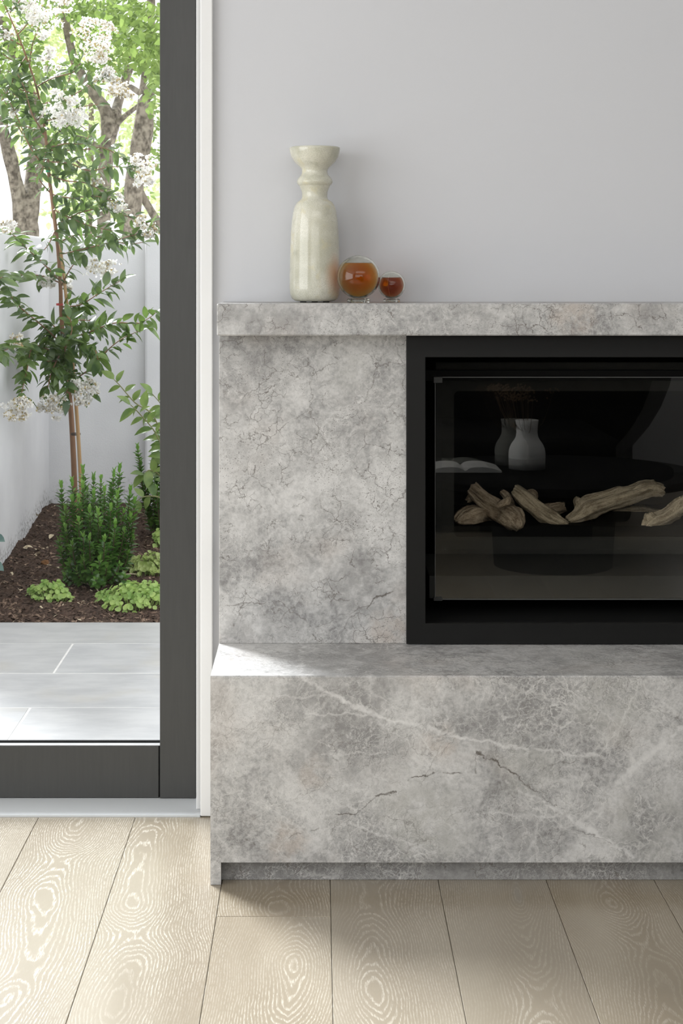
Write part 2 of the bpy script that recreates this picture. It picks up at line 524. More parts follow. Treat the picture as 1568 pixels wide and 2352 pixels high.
M_BAMBOO = mat_bamboo()
M_WIRE = plain('dark_tie', (0.05, 0.045, 0.04), 0.6, 0.3)
M_GREENTAPE = plain('green_tape', (0.02, 0.45, 0.24), 0.5, 0.4)
M_REDTIE = plain('red_tie', (0.65, 0.10, 0.10), 0.5, 0.4)
M_FELT = plain('black_felt', (0.015, 0.015, 0.015), 0.9, 0.1)
M_WHITECER = plain('white_ceramic', (0.82, 0.82, 0.80), 0.35, 0.4)
M_GREYCER = plain('grey_glaze', (0.42, 0.42, 0.41), 0.35, 0.4)
M_CHARCOAL = plain('black_stained_oak', (0.006, 0.006, 0.006), 0.8, 0.05)
M_FABRIC = plain('charcoal_fabric', (0.012, 0.012, 0.012), 0.95, 0.05)
M_PAPER = plain('paper', (0.72, 0.72, 0.70), 0.7, 0.2)
M_DRIED = plain('dried_stem', (0.16, 0.11, 0.07), 0.8, 0.1)


# ------------------------------------------------------------------ geometry helpers
def tag(o, label=None, cat=None, group=None, kind=None):
    if label:
        o['label'] = label
    if cat:
        o['category'] = cat
    if group:
        o['group'] = group
    if kind:
        o['kind'] = kind
    return o


def empty(name, loc, label=None, cat=None, group=None, kind=None):
    o = bpy.data.objects.new(name, None)
    o.empty_display_size = 0.05
    COL.objects.link(o)
    o.location = loc
    return tag(o, label, cat, group, kind)


def link_mesh(name, me, parent=None, loc=None):
    o = bpy.data.objects.new(name, me)
    COL.objects.link(o)
    if parent is not None:
        o.parent = parent
    if loc is not None:
        o.location = loc
    return o


def origin_of(parent):
    v = Vector((0, 0, 0))
    while parent is not None:
        v += parent.location
        parent = parent.parent
    return v


def build(name, bm, mat, parent=None, smooth=False, at=None):
    """bm is in world space; stored relative to the parent (or to `at` for a top-level mesh)"""
    off = Vector(at) if at is not None else (origin_of(parent) if parent is not None else Vector((0, 0, 0)))
    base = origin_of(parent) if parent is not None else Vector((0, 0, 0))
    bmesh.ops.translate(bm, verts=bm.verts, vec=-off)
    me = bpy.data.meshes.new(name)
    bm.normal_update()
    bm.to_mesh(me)
    bm.free()
    me.materials.append(mat)
    if smooth:
        me.shade_smooth()
    return link_mesh(name, me, parent, off - base)


def box(bm, x0, x1, y0, y1, z0, z1, bevel=0.0, seg=1):
    r = bmesh.ops.create_cube(bm, size=1.0)
    vs_ = r['verts']
    for v in vs_:
        v.co = Vector((x0 if v.co.x < 0 else x1, y0 if v.co.y < 0 else y1, z0 if v.co.z < 0 else z1))
    if bevel > 0:
        es = list({e for v in vs_ for e in v.link_edges})
        bmesh.ops.bevel(bm, geom=es, offset=bevel, segments=seg, profile=0.5, affect='EDGES')
    return bm


def BX(*a, **k):
    return box(bmesh.new(), *a, **k)


def prism_x(bm, prof, x0, x1):
    """extrude a (y, z) outline along x"""
    a = [bm.verts.new((x0, y, z)) for y, z in prof]
    b = [bm.verts.new((x1, y, z)) for y, z in prof]
    n = len(prof)
    bm.faces.new(a)
    bm.faces.new(b[::-1])
    for i in range(n):
        bm.faces.new((a[i], b[i], b[(i + 1) % n], a[(i + 1) % n]))
    bmesh.ops.recalc_face_normals(bm, faces=bm.faces)
    return bm


def lathe(bm, prof, c, seg=64, cap=True):
    rings = []
    for r, z in prof:
        rings.append([bm.verts.new((c[0] + r * math.cos(2 * math.pi * i / seg), c[1] + r * math.sin(2 * math.pi * i / seg), c[2] + z)) for i in range(seg)])
    for a, b in zip(rings, rings[1:]):
        for i in range(seg):
            j = (i + 1) % seg
            bm.faces.new((a[i], a[j], b[j], b[i]))
    if cap:
        bm.faces.new(rings[0][::-1])
        bm.faces.new(rings[-1])
    return bm


def smooth_path(pts, n):
    """Catmull-Rom through the points; each point is a Vector plus radius"""
    out = []
    m = len(pts)
    for i in range(m - 1):
        p0, p1, p2, p3 = pts[max(i - 1, 0)], pts[i], pts[i + 1], pts[min(i + 2, m - 1)]
        for k in range(n):
            t = k / n
            v = [0.5 * (2 * b + (c - a) * t + (2 * a - 5 * b + 4 * c - d) * t * t + (3 * b - a - 3 * c + d) * t ** 3) for a, b, c, d in zip(p0, p1, p2, p3)]
            out.append(v)
    out.append(list(pts[-1]))
    return out


def tube(bm, pts, seg=8, sub=4, gnarl=0.0, freq=30.0, seed=0.0, cap_round=False):
    """pts: (x, y, z, r) tuples -> smooth tapering tube"""
    gl = bm.verts.layers.float_vector.get('grain') or bm.verts.layers.float_vector.new('grain')
    run = 0.0
    path = smooth_path([tuple(p) for p in pts], sub) if sub > 1 else [list(p) for p in pts]
    pos = [Vector(p[:3]) for p in path]
    rings = []
    nrm = None
    for i, p in enumerate(pos):
        t = (pos[min(i + 1, len(pos) - 1)] - pos[max(i - 1, 0)])
        t = t.normalized() if t.length > 1e-9 else Vector((0, 0, 1))
        if nrm is None:
            nrm = t.cross(Vector((0.3, 1, 0.2))).normalized()
        nrm = (nrm - t * nrm.dot(t)).normalized()
        bi = t.cross(nrm)
        r = max(path[i][3], 1e-5)
        ring = []
        for k in range(seg):
            a = 2 * math.pi * k / seg
            d = nrm * math.cos(a) + bi * math.sin(a)
            rr = r
            if gnarl:
                q = p + d * r
                rdg = abs(noise.noise(Vector((math.cos(a) * 3.4 + seed, math.sin(a) * 3.4, i * 0.022 + seed))))
                rr *= 1 - gnarl * 0.9 * max(0.0, 0.30 - rdg) / 0.30 * 0.6
                rr *= 1 + gnarl * (1.0 * noise.noise(q * freq + Vector((seed, seed * 2, 0))) + 1.3 * noise.noise(Vector((math.cos(a) * 2.0 + seed, math.sin(a) * 2.0, i * 0.03))) + 0.5 * noise.noise(Vector((math.cos(a) * 5 + seed, math.sin(a) * 5, i * 0.04)))
                                   + 0.25 * noise.noise(q * freq * 4 + Vector((seed, 0, 9))))
            ax = t * r * (0.55 * noise.noise(Vector((math.cos(a) * 1.6 + seed * 3, math.sin(a) * 1.6, i))) if gnarl and i in (0, len(pos) - 1) else 0.0)
            v = bm.verts.new(p + d * rr + ax)
            v[gl] = (math.cos(a) * r + seed, math.sin(a) * r, run * 0.10)
            ring.append(v)
        run += (pos[min(i + 1, len(pos) - 1)] - p).length
        rings.append(ring)
    for a, b in zip(rings, rings[1:]):
        for i in range(seg):
            j = (i + 1) % seg
            bm.faces.new((a[i], a[j], b[j], b[i]))
    for ring, p, s in ((rings[0], pos[0], -1), (rings[-1], pos[-1], 1)):
        t = (pos[1] - pos[0]).normalized() * -1 if s < 0 else (pos[-1] - pos[-2]).normalized()
        r = path[0][3] if s < 0 else path[-1][3]
        c = bm.verts.new(p + t * r * (0.25 if cap_round else 0.0))
        c[gl] = (seed, 0, 0.3)
        for i in range(seg):
            j = (i + 1) % seg
            bm.faces.new((ring[j], ring[i], c) if s < 0 else (ring[i], ring[j], c))
    return bm


def frame_mat(pos, d, up, s=1.0):
    """local +Y along d, local +Z towards up"""
    d = d.normalized()
    x = d.cross(up)
    if x.length < 1e-6:
        x = d.cross(Vector((0.1, 0.9, 0.3)))
    x.normalize()
    z = x.cross(d)
    m = Matrix((x, d, z)).transposed().to_4x4()
    return Matrix.Translation(pos) @ m @ Matrix.Scale(s, 4)


def leaf_data(length, width, fold=0.25, droop=0.2, tip=1.0, n=5):
    """pointed leaf along +Y: (verts, faces)"""
    vs_, fs = [(0, 0, 0)], []
    for i in range(1, n):
        t = i / n
        w = width / 2 * math.sin(math.pi * t ** (0.85 * tip)) ** 0.85
        z = -droop * length * t * t
        vs_ += [(-w, t * length, z + fold * w), (0, t * length, z), (w, t * length, z + fold * w)]
    vs_.append((0, length, -droop * length))
    fs += [(0, 2, 1), (0, 3, 2)]
    for i in range(n - 2):
        a = 1 + 3 * i
        fs += [(a, a + 1, a + 4, a + 3), (a + 1, a + 2, a + 5, a + 4)]
    a = 1 + 3 * (n - 2)
    fs += [(a, a + 1, len(vs_) - 1), (a + 1, a + 2, len(vs_) - 1)]
    return vs_, fs


def round_leaf_data(r, cup=0.25, n=9):
    vs_ = [(0, 0, 0), ] + [(r * 0.55 * math.sin(2 * math.pi * i / n), r + -r * 0.55 * math.cos(2 * math.pi * i / n), -0.0) for i in range(n)]
    vs_ += [(r * math.sin(2 * math.pi * i / n), r - r * math.cos(2 * math.pi * i / n) * 0.95, cup * r * (0.6 + 0.4 * math.cos(4 * math.pi * i / n))) for i in range(n)]
    vs_[0] = (0, r, -cup * r * 0.2)
    fs = []
    for i in range(n):
        j = (i + 1) % n
        fs.append((0, 1 + i, 1 + j))
        fs.append((1 + i, 1 + n + i, 1 + n + j, 1 + j))
    return vs_, fs


def mesh_of(name, data, mat):
    me = bpy.data.meshes.new(name)
    me.from_pydata(data[0], [], data[1])
    me.materials.append(mat)
    me.shade_smooth()
    me.update()
    return me


def joined_mesh(name, items, mats):
    """items: (matrix, data, material index)"""
    vs_, fs, mi = [], [], []
    for m, data, k in items:
        o = len(vs_)
        vs_ += [tuple(m @ Vector(v)) for v in data[0]]
        fs += [tuple(o + i for i in f) for f in data[1]]
        mi += [k] * len(data[1])
    me = bpy.data.meshes.new(name)
    me.from_pydata(vs_, [], fs)
    for mt in mats:
        me.materials.append(mt)
    me.polygons.foreach_set('material_index', mi)
    me.shade_smooth()
    me.update()
    return me


def to_px(p):
    return CX + p.x * F / p.y, CY + (EYE - p.z) * F / p.y


class Foliage:
    """leaves of one plant: the ones that show largest become parts, the rest one 'stuff' part"""

    def __init__(s, root, kinds, name='leaf', limit=300, rest='foliage'):
        s.root, s.kinds, s.items, s.name, s.limit, s.rest = root, kinds, [], name, limit, rest
        s.wall = None

    def add(s, pos, d, up, scale, k):
        pos = Vector(pos)
        if s.wall is not None and pos.z < 1.5 and pos.x < s.wall:
            return
        s.items.append((frame_mat(Vector(pos), Vector(d), Vector(up), scale), k))

    def finish(s):
        o = s.root.location
        inv = Matrix.Translation(-o)

        def rank(it):
            p = it[0].translation
            x, y = to_px(p)
            seen = -10 < x < 372 and -10 < y < 1440
            return (0 if seen else 1, p.y - 2.0 * it[0].to_scale()[0] * 0.2)
        s.items.sort(key=rank)
        meshes = [mesh_of(s.name, d, mt) for d, mt in s.kinds]
        for m, k in s.items[:s.limit]:
            ob = link_mesh(s.name, meshes[k], s.root)
            ob.matrix_basis = inv @ m
        if len(s.items) > s.limit:
            mats = [mt for d, mt in s.kinds]
            me = joined_mesh(s.rest, [(inv @ m, s.kinds[k][0], k) for m, k in s.items[s.limit:]], mats)
            tag(link_mesh(s.rest, me, s.root), kind='stuff')


# ------------------------------------------------------------------ room shell
Y_W = 3.73
RL, RR, RF, CEIL = -3.2, 3.6, -3.0, 2.85

floor = tag(build('floor', BX(RL, RR, RF, 3.735, -0.06, -0.016), M_SUB), kind='structure')
X_SEAM, PW, GAP = 0.0248, 0.22, 0.0009
plank_cache = {}


def plank_mesh(length):
    k = round(length, 3)
    if k not in plank_cache:
        bm = bmesh.new()
        box(bm, -PW / 2 + GAP / 2, PW / 2 - GAP / 2, -length / 2 + GAP / 2, length / 2 - GAP / 2, -0.016, 0.0, bevel=0.0009)
        me = bpy.data.meshes.new('plank')
        bm.to_mesh(me)
        bm.free()
        me.materials.append(M_OAK)
        plank_cache[k] = me
    return plank_cache[k]


RP = random.Random(21)
for i in range(-15, 17):
    xc = X_SEAM + PW * (i + 0.5)
    if xc - PW / 2 < RL or xc + PW / 2 > RR:
        continue
    if i == -1:
        cuts = [3.735, 3.138, 1.2, -0.7, RF]
    else:
        first = RP.uniform(1.2, 2.6)
        cuts = [3.735, first, first - 1.9, RF] if first - 1.9 > RF + 0.4 else [3.735, first, RF]
    for a, b in zip(cuts, cuts[1:]):
        link_mesh('plank', plank_mesh(a - b), floor, (xc, (a + b) / 2, 0.0))

tag(build('ceiling', BX(RL - 0.2, RR + 0.2, RF - 0.2, 4.0, CEIL, CEIL + 0.1), M_CEIL), kind='structure')

# fireplace wall with a door opening on one side and a hole for the firebox
DX0, DX1, DHEAD = -3.16, -0.2674, 2.5
FX0, FX1, FZ0, FZ1 = 0.205, 1.295, 0.43, 1.09
bm = bmesh.new()
for b in ((DX1, FX0, Y_W, 3.95, -0.06, CEIL), (FX0, FX1, Y_W, 3.95, -0.06, FZ0), (FX0, FX1, Y_W, 3.95, FZ1, CEIL), (FX1, RR + 0.2, Y_W, 3.95, -0.06, CEIL),
          (RL - 0.2, DX1, Y_W, 3.95, DHEAD + 0.03, CEIL)):
    box(bm, *b)
tag(build('wall_back', bm, M_WALL), kind='structure')
bm = bmesh.new()
for b in ((RL - 0.15, RL, RF - 0.2, 3.95, -0.06, 0.3), (RL - 0.15, RL, RF - 0.2, -1.0, 0.3, CEIL), (RL - 0.15, RL, 2.8, 3.95, 0.3, CEIL), (RL - 0.15, RL, -1.0, 2.8, 2.7, CEIL)):
    box(bm, *b)
tag(build('wall_left', bm, M_WALL), kind='structure')
tag(build('wall_right', BX(RR, RR + 0.15, RF - 0.2, 3.95, -0.06, CEIL), M_WALL), kind='structure')
bm = bmesh.new()
for b in ((RL - 0.15, RR + 0.15, RF - 0.15, RF, -0.06, 1.1), (RL - 0.15, RR + 0.15, RF - 0.15, RF, 2.6, CEIL), (RL - 0.15, -2.2, RF - 0.15, RF, 1.1, 2.6), (2.6, RR + 0.15, RF - 0.15, RF, 1.1, 2.6)):
    box(bm, *b)
tag(build('wall_front', bm, M_WALL), kind='structure')

# white architrave, stop and sill
tag(build('trim_1', BX(-0.2674, -0.2397, 3.713, 3.95, 0.0015, CEIL, bevel=0.002), M_TRIM), kind='structure')
tag(build('trim_2', BX(-0.2795, -0.2674, 3.752, 3.95, 0.0052, DHEAD + 0.03, bevel=0.0012), M_TRIM), kind='structure')
tag(build('trim_3', BX(DX0, -0.2675, 3.713, 3.95, -0.02, 0.0050, bevel=0.0012), M_SILL), kind='structure')

# ------------------------------------------------------------------ glazed doors
def make_door(name, x1, width):
    root = empty(name, (x1, 3.855, 0.006), kind='structure')
    SW = 0.0845
    x0 = x1 - width
    for a, b in ((x1 - SW, x1), (x0, x0 + SW)):
        build('stile', BX(a, b, 3.828, 3.882, 0.006, DHEAD, bevel=0.0012), M_DOOR, root)
    build('bottom_rail', BX(x0 + SW + 0.0028, x1 - SW - 0.0028, 3.831, 3.880, 0.006, 0.1276, bevel=0.0012), M_DOOR, root)
    build('rail_joint', BX(x0 + SW - 0.001, x1 - SW + 0.001, 3.836, 3.876, 0.007, 0.1255), M_GROOVE, root)
    build('top_rail', BX(x0 + SW, x1 - SW, 3.831, 3.880, DHEAD - 0.09, DHEAD), M_DOOR, root)
    build('glass_pane', BX(x0 + SW - 0.008, x1 - SW + 0.008, 3.852, 3.858, 0.119, DHEAD - 0.08), M_PANE, root)
    bm = bmesh.new()
    box(bm, x0 + SW, x1 - SW, 3.8595, 3.8655, 0.1276, 0.1325)
    build('glazing_bead', bm, M_GROOVE, root)
    build('ledge_glint_strip', BX(x0 + SW + 0.0005, x1 - SW - 0.0005, 3.8335, 3.8515, 0.1277, 0.1292), M_LEDGE_GLINT, root)  # strip added to draw the ledge highlight as plain colour
    return root


make_door('door_1', -0.2862, 1.42)
make_door('door_2', -0.2862 - 1.424, 1.42)

# ------------------------------------------------------------------ fireplace stonework
Y_B = Y_W - 0.0006
HX0, HX1 = -0.2174, 1.72
HY, HTOP, HLOW = 3.30, 0.4227, 0.0455


def hp(px, py):
    p = P(px, py, HY)
    return p.x, p.z


VEINS = []
for a, b, w, amt, dark in (
        ((690, 1556), (790, 1610), 0.010, 0.60, 0), ((790, 1610), (905, 1655), 0.012, 0.65, 0), ((905, 1655), (1060, 1695), 0.010, 0.7, 0),
        ((1060, 1695), (1220, 1722), 0.008, 0.6, 0), ((1220, 1722), (1390, 1738), 0.007, 0.5, 0), ((700, 1640), (850, 1640), 0.006, 0.4, 0),
        ((1250, 1840), (1350, 1905), 0.012, 0.6, 0), ((1350, 1905), (1450, 1965), 0.012, 0.6, 0), ((1160, 1800), (1250, 1840), 0.008, 0.4, 0),
        ((1410, 1800), (1568, 1670), 0.013, 0.55, 0), ((1090, 1865), (1330, 1878), 0.006, 0.4, 0), ((800, 1890), (1000, 1960), 0.006, 0.4, 0),
        ((560, 1600), (760, 1600), 0.006, 0.35, 0), ((740, 1735), (880, 1728), 0.006, 0.4, 0), ((1255, 1850), (1215, 1950), 0.007, 0.35, 0),
        ((1095, 1727), (1150, 1755), 0.0050, 0.95, 1), ((1150, 1755), (1190, 1787), 0.0050, 0.95, 1), ((1190, 1787), (1280, 1850), 0.0030, 0.6, 1),
        ((935, 1792), (1000, 1772), 0.0034, 0.9, 1), ((1000, 1772), (1060, 1778), 0.0038, 0.8, 1), ((868, 1828), (905, 1820), 0.0040, 0.85, 1),
        ((770, 1875), (835, 1855), 0.0030, 0.8, 1), ((835, 1855), (870, 1830), 0.0024, 0.6, 1), ((1095, 1727), (1090, 1775), 0.0022, 0.6, 1),
        ((660, 1925), (730, 1905), 0.0028, 0.6, 1), ((560, 1930), (590, 1942), 0.0026, 0.7, 1), ((1040, 1700), (1010, 1740), 0.0016, 0.5, 1),
        ((1140, 1800), (1180, 1830), 0.0018, 0.5, 1), ((1240, 1770), (1330, 1742), 0.0022, 0.5, 1), ((1320, 1900), (1400, 1935), 0.0022, 0.5, 1)):
    VEINS.append((*hp(*a), *hp(*b), w, amt, dark))
PVEINS = []
for a, b, w, amt in (((860, 1375), (885, 1365), 0.0045, 0.9), ((885, 1365), (920, 1352), 0.0042, 0.9), ((860, 1375), (845, 1395), 0.003, 0.7), ((880, 1330), (905, 1350), 0.003, 0.7),
                     ((850, 1460), (880, 1440), 0.003, 0.7), ((860, 1340), (880, 1330), 0.003, 0.6), ((580, 1085), (588, 1060), 0.004, 0.7), ((740, 1370), (800, 1380), 0.0025, 0.5),
                     ((505, 880), (560, 905), 0.0022, 0.5), ((520, 1390), (640, 1380), 0.0026, 0.6), ((640, 1380), (715, 1440), 0.0026, 0.6), ((720, 1440), (860, 1385), 0.002, 0.5)):
    p, q = P(*a, 3.59), P(*b, 3.59)
    PVEINS.append((p.x, p.z, q.x, q.z, w, amt, 1))

DK, GN, RO = (0.240, 0.233, 0.227), (0.36, 0.355, 0.325), (0.50, 0.41, 0.34)


def blobs(lst, Y):
    out = []
    for px, py, r, amt, col in lst:
        p = P(px, py, Y)
        out.append((p.x, p.z, r * Y / F, amt, col))
    return out


HBLOB = ((720, 1590, 90, 0.6, DK), (840, 1585, 110, 0.7, DK), (800, 1690, 120, 0.75, DK), (690, 1740, 80, 0.5, DK), (900, 1720, 80, 0.4, DK), (1280, 1610, 100, 0.4, DK), (1200, 1760, 110, 0.45, GN),
         (960, 1900, 160, 0.55, GN), (850, 1940, 80, 0.4, DK), (1230, 1900, 110, 0.4, DK), (1400, 1620, 120, 0.45, GN), (1480, 1900, 130, 0.45, GN), (660, 1940, 70, 0.4, RO), (1010, 1700, 60, 0.35, RO), (720, 1780, 50, 0.3, RO))
PBLOB = ((560, 800, 90, 0.45, DK), (540, 900, 70, 0.5, DK), (640, 840, 80, 0.4, DK), (820, 1345, 90, 0.6, DK), (560, 1460, 60, 0.5, DK), (640, 1430, 60, 0.35, DK), (570, 1050, 80, 0.3, DK), (800, 860, 80, 0.3, GN), (890, 1440, 60, 0.4, RO))
MBLOB = ((520, 725, 50, 0.6, DK), (610, 740, 70, 0.6, DK), (680, 745, 50, 0.5, DK), (1320, 730, 60, 0.4, RO), (1100, 740, 60, 0.3, DK), (1500, 720, 70, 0.4, DK))
H_LOC = ((HX0 + HX1) / 2, 3.5, 0.0)
M_HEARTH = mat_marble('hearth_marble', (0.3, 2.0, 0.7), VEINS, H_LOC, 0.7, 1.07, net=1.15, blobs=blobs(HBLOB, HY))
hearth = empty('hearth_bench', H_LOC, 'long grey marble hearth bench with a recessed kickboard standing on the oak floor', 'hearth')
c = 0.0026
bm = prism_x(bmesh.new(), [(HY, 0.4027), (HY, HTOP - c), (HY + c, HTOP), (Y_B, HTOP), (Y_B, 0.4027)], HX0, HX1)
build('top_slab', bm, M_HEARTH, hearth)
build('front_slab', BX(HX0 + 0.0213, HX1 - 0.0213, HY, HY + 0.02, HLOW, 0.4027), M_HEARTH, hearth)
for a, b in ((HX0, HX0 + 0.0213), (HX1 - 0.0213, HX1)):
    build('side_slab', BX(a, b, HY, Y_B, 0.0005, 0.4027), M_HEARTH, hearth)
M_KICK_SHADED = mat_marble('kickboard_marble_shaded', (5.3, 2.6, 1.7), crackle=1.2, tint=0.56)  # low tint puts the recess shade, plus darker stone, into the colour
build('kickboard', BX(HX0 + 0.0213, HX1 - 0.0213, 3.328, 3.348, 0.0005, 0.10), M_KICK_SHADED, hearth)

S_LOC = (0.75, 3.66, HTOP)
M_PANEL = mat_marble('surround_marble', (1.9, 7.0, 4.1), PVEINS, S_LOC, 1.3, 1.09, 0.5, blobs(PBLOB, 3.59))
sur = empty('fireplace_surround', S_LOC, 'speckled grey marble surround panels between the hearth bench and the mantel shelf', 'fireplace surround')
build('stone_panel', BX(HX0, 0.206, 3.59, Y_B, HTOP, 1.103, bevel=0.0012), M_PANEL, sur)
build('stone_panel', BX(1.294, HX1, 3.59, Y_B, HTOP, 1.103, bevel=0.0012), M_PANEL, sur)

M_MANTEL = mat_marble('mantel_marble', (8.4, 1.0, 2.2), (), ((HX0 + HX1) / 2, 3.62, 1.103), 1.3, 1.02, 0.6, blobs(MBLOB, 3.505))
mant = build('mantel_shelf', BX(HX0, HX1, 3.505, Y_W, 1.103, 1.1722, bevel=0.0026), M_MANTEL, at=((HX0 + HX1) / 2, 3.62, 1.103))
tag(mant, 'thick grey marble mantel shelf carrying the cream vase and two glass globes', 'mantel shelf')

# ------------------------------------------------------------------ gas fireplace
GXC = 0.75
fire = empty('gas_fireplace', (GXC, 3.6, 0.4254), 'black framed gas fireplace with glass front set into grey marble', 'fireplace')
OX0, OX1, OZ0, OZ1 = 0.1937, 1.3063, 0.4250, 1.1000
IX0, IX1, IZ0, IZ1 = 0.2357, 1.2643, 0.4700, 1.0528


def ring_frame(bm, o, i, y0, y1, bev=0.0012):
    """rectangular frame: outer / inner (x0, x1, z0, z1)"""
    vs_ = {}
    for yy in (y0, y1):
        for nm, q in (('o', o), ('i', i)):
            vs_[nm, yy] = [bm.verts.new((x, yy, z)) for x, z in ((q[0], q[2]), (q[1], q[2]), (q[1], q[3]), (q[0], q[3]))]
    for k in range(4):
        j = (k + 1) % 4
        bm.faces.new((vs_['o', y0][k], vs_['o', y0][j], vs_['i', y0][j], vs_['i', y0][k]))
        bm.faces.new((vs_['o', y1][j], vs_['o', y1][k], vs_['i', y1][k], vs_['i', y1][j]))
        bm.faces.new((vs_['o', y1][k], vs_['o', y1][j], vs_['o', y0][j], vs_['o', y0][k]))
        bm.faces.new((vs_['i', y0][k], vs_['i', y0][j], vs_['i', y1][j], vs_['i', y1][k]))
    bmesh.ops.recalc_face_normals(bm, faces=bm.faces)
    if bev:
        bmesh.ops.bevel(bm, geom=[e for e in bm.edges if abs(e.verts[0].co.y - y0) < 1e-6 and abs(e.verts[1].co.y - y0) < 1e-6
                                  and len({f.normal.to_tuple(2) for f in e.link_faces}) > 1], offset=bev, segments=1, affect='EDGES')
    return bm


build('surround_frame', ring_frame(bmesh.new(), (OX0, OX1, OZ0, OZ1), (IX0, IX1, IZ0, IZ1), 3.575, 3.5895), M_BLACK, fire)
# open-fronted steel box behind the frame
bm = bmesh.new()
t = 0.004
for b in ((IX0 - t, IX0, 3.59, 4.46, IZ0 - t, IZ1 + t), (IX1, IX1 + t, 3.59, 4.46, IZ0 - t, IZ1 + t), (IX0, IX1, 3.59, 4.46, IZ0 - t, IZ0), (IX0, IX1, 3.59, 4.46, IZ1, IZ1 + t), (IX0, IX1, 4.456, 4.46, IZ0, IZ1)):
    box(bm, *b)
build('firebox', bm, M_SOOT, fire)
build('lintel', BX(IX0 + 0.004, IX1 - 0.004, 3.752, 3.775, 0.990, 1.0145, bevel=0.001), M_SOOT, fire)


def rounded_hole_plate(bm, o, h, rad, y0, y1, n=6):
    """plate (x0, x1, z0, z1) with a rounded rectangular hole"""
    pts = []
    for cx_, cz_, a0 in ((h[1] - rad, h[3] - rad, 0), (h[0] + rad, h[3] - rad, 90), (h[0] + rad, h[2] + rad, 180), (h[1] - rad, h[2] + rad, 270)):
        for k in range(n + 1):
            a = math.radians(a0 + 90 * k / n)
            pts.append((cx_ + rad * math.cos(a), cz_ + rad * math.sin(a)))
    oc = [(o[1], o[3]), (o[0], o[3]), (o[0], o[2]), (o[1], o[2])]
    N = len(pts)
    for yy, flip in ((y0, False), (y1, True)):
        hv = [bm.verts.new((x, yy, z)) for x, z in pts]
        ov = [bm.verts.new((x, yy, z)) for x, z in oc]
        for q in range(4):
            for k in range(n):
                a = q * (n + 1) + k
                f = (ov[q], hv[a], hv[a + 1])
                bm.faces.new(f[::-1] if flip else f)
            a = q * (n + 1) + n
            f = (ov[q], hv[a], hv[(a + 1) % N], ov[(q + 1) % 4])
            bm.faces.new(f[::-1] if flip else f)
        if flip:
            for k in range(N):
                bm.faces.new((prev[k], prev[(k + 1) % N], hv[(k + 1) % N], hv[k]))
        prev = hv
    bmesh.ops.recalc_face_normals(bm, faces=bm.faces)
    return bm


build('fascia_plate', rounded_hole_plate(bmesh.new(), (0.288, 1.212, 0.552, 1.02), (0.332, 1.168, 0.594, 0.950), 0.012, 3.985, 3.990), M_FASCIA, fire)
build('ledge', BX(0.252, 1.248, 3.700, 3.992, 0.500, 0.5516, bevel=0.0012), M_FASCIA, fire)
build('burner_tray', BX(0.31, 1.19, 4.045, 4.42, 0.575, 0.6118, bevel=0.001), M_SOOT, fire)
build('tray_support', BX(0.32, 1.18, 4.06, 4.41, 0.4702, 0.575), M_SOOT, fire)
GX0, GX1, GZ0, GZ1 = 0.2640, 1.2360, 0.5027, 1.0023
pane = build('glass_pane', BX(GX0, GX1, 3.679, 3.683, GZ0, GZ1), M_FIREGLASS, fire)
inner = build('inner_glass_pane', BX(0.300, 1.200, -0.0015, 0.0015, 0.568, 1.008), M_FIREGLASS2, fire, at=(0.0, 0.0, 0.56))
inner.location = Vector((0.0, 3.958, 0.56)) - fire.location
inner.rotation_euler = (math.radians(-0.36), 0, 0)
build('edge_trim', ring_frame(bmesh.new(), (GX0 - 0.0006, GX1 + 0.0006, GZ0 - 0.0012, GZ1 + 0.0014), (GX0 + 0.0006, GX1 - 0.0006, GZ0 + 0.0002, GZ1 - 0.0002), 3.6775, 3.685, 0), M_STEEL, fire)
for x in (GX0, GX1):
    s = 1 if x == GX0 else -1
    for z0, z1 in ((GZ1 - 0.012, GZ1 + 0.002), (GZ0 - 0.003, GZ0 + 0.004)):
        a, b = sorted((x - s * 0.004, x + s * 0.016))
        build('clip', BX(a, b, 3.672, 3.692, z0, z1, bevel=0.001), M_CLIP, fire)

# ------------------------------------------------------------------ driftwood logs
def log(label, pts, mat, seed, branches=(), gn=0.36):
    base = P(pts[0][0], pts[0][1], pts[0][2])
    bm = bmesh.new()
    for pp in [pts] + list(branches):
        q = [(*P(x, y, Y), r * Y / F) for x, y, Y, r in pp]
        tube(bm, q, seg=26, sub=9, gnarl=gn, freq=17, seed=seed, cap_round=False)
    o = build('driftwood_log', bm, mat, smooth=True, at=base)
    return tag(o, label, 'log', 'driftwood logs in the firebox')


log('short stubby brown log at the left end of the burner tray', [(1048, 1200, 4.055, 10), (1056, 1192, 4.06, 17), (1080, 1182, 4.08, 24), (1105, 1184, 4.12, 22), (1130, 1194, 4.15, 14), (1140, 1198, 4.16, 8)], M_LOG, 1.3)
log('thick forked log with a knob, its blunt end hanging over the tray lip', [(1084, 1122, 4.18, 17), (1094, 1134, 4.17, 19), (1118, 1157, 4.14, 20), (1150, 1178, 4.10, 25), (1174, 1190, 4.055, 27), (1187, 1204, 4.035, 20), (1193, 1216, 4.03, 9)],
    M_LOG, 2.9, branches=[[(1150, 1172, 4.1, 19), (1163, 1154, 4.1, 12), (1168, 1141, 4.10, 6)], [(1108, 1154, 4.16, 13), (1088, 1140, 4.17, 11), (1074, 1150, 4.18, 7)], [(1120, 1150, 4.17, 10), (1104, 1128, 4.18, 9), (1098, 1118, 4.18, 7)]])
log('dark thin sliver of wood behind the forked log', [(1150, 1128, 4.20, 6), (1163, 1140, 4.20, 9), (1176, 1165, 4.20, 10), (1185, 1190, 4.2, 8)], M_LOG, 4.4)
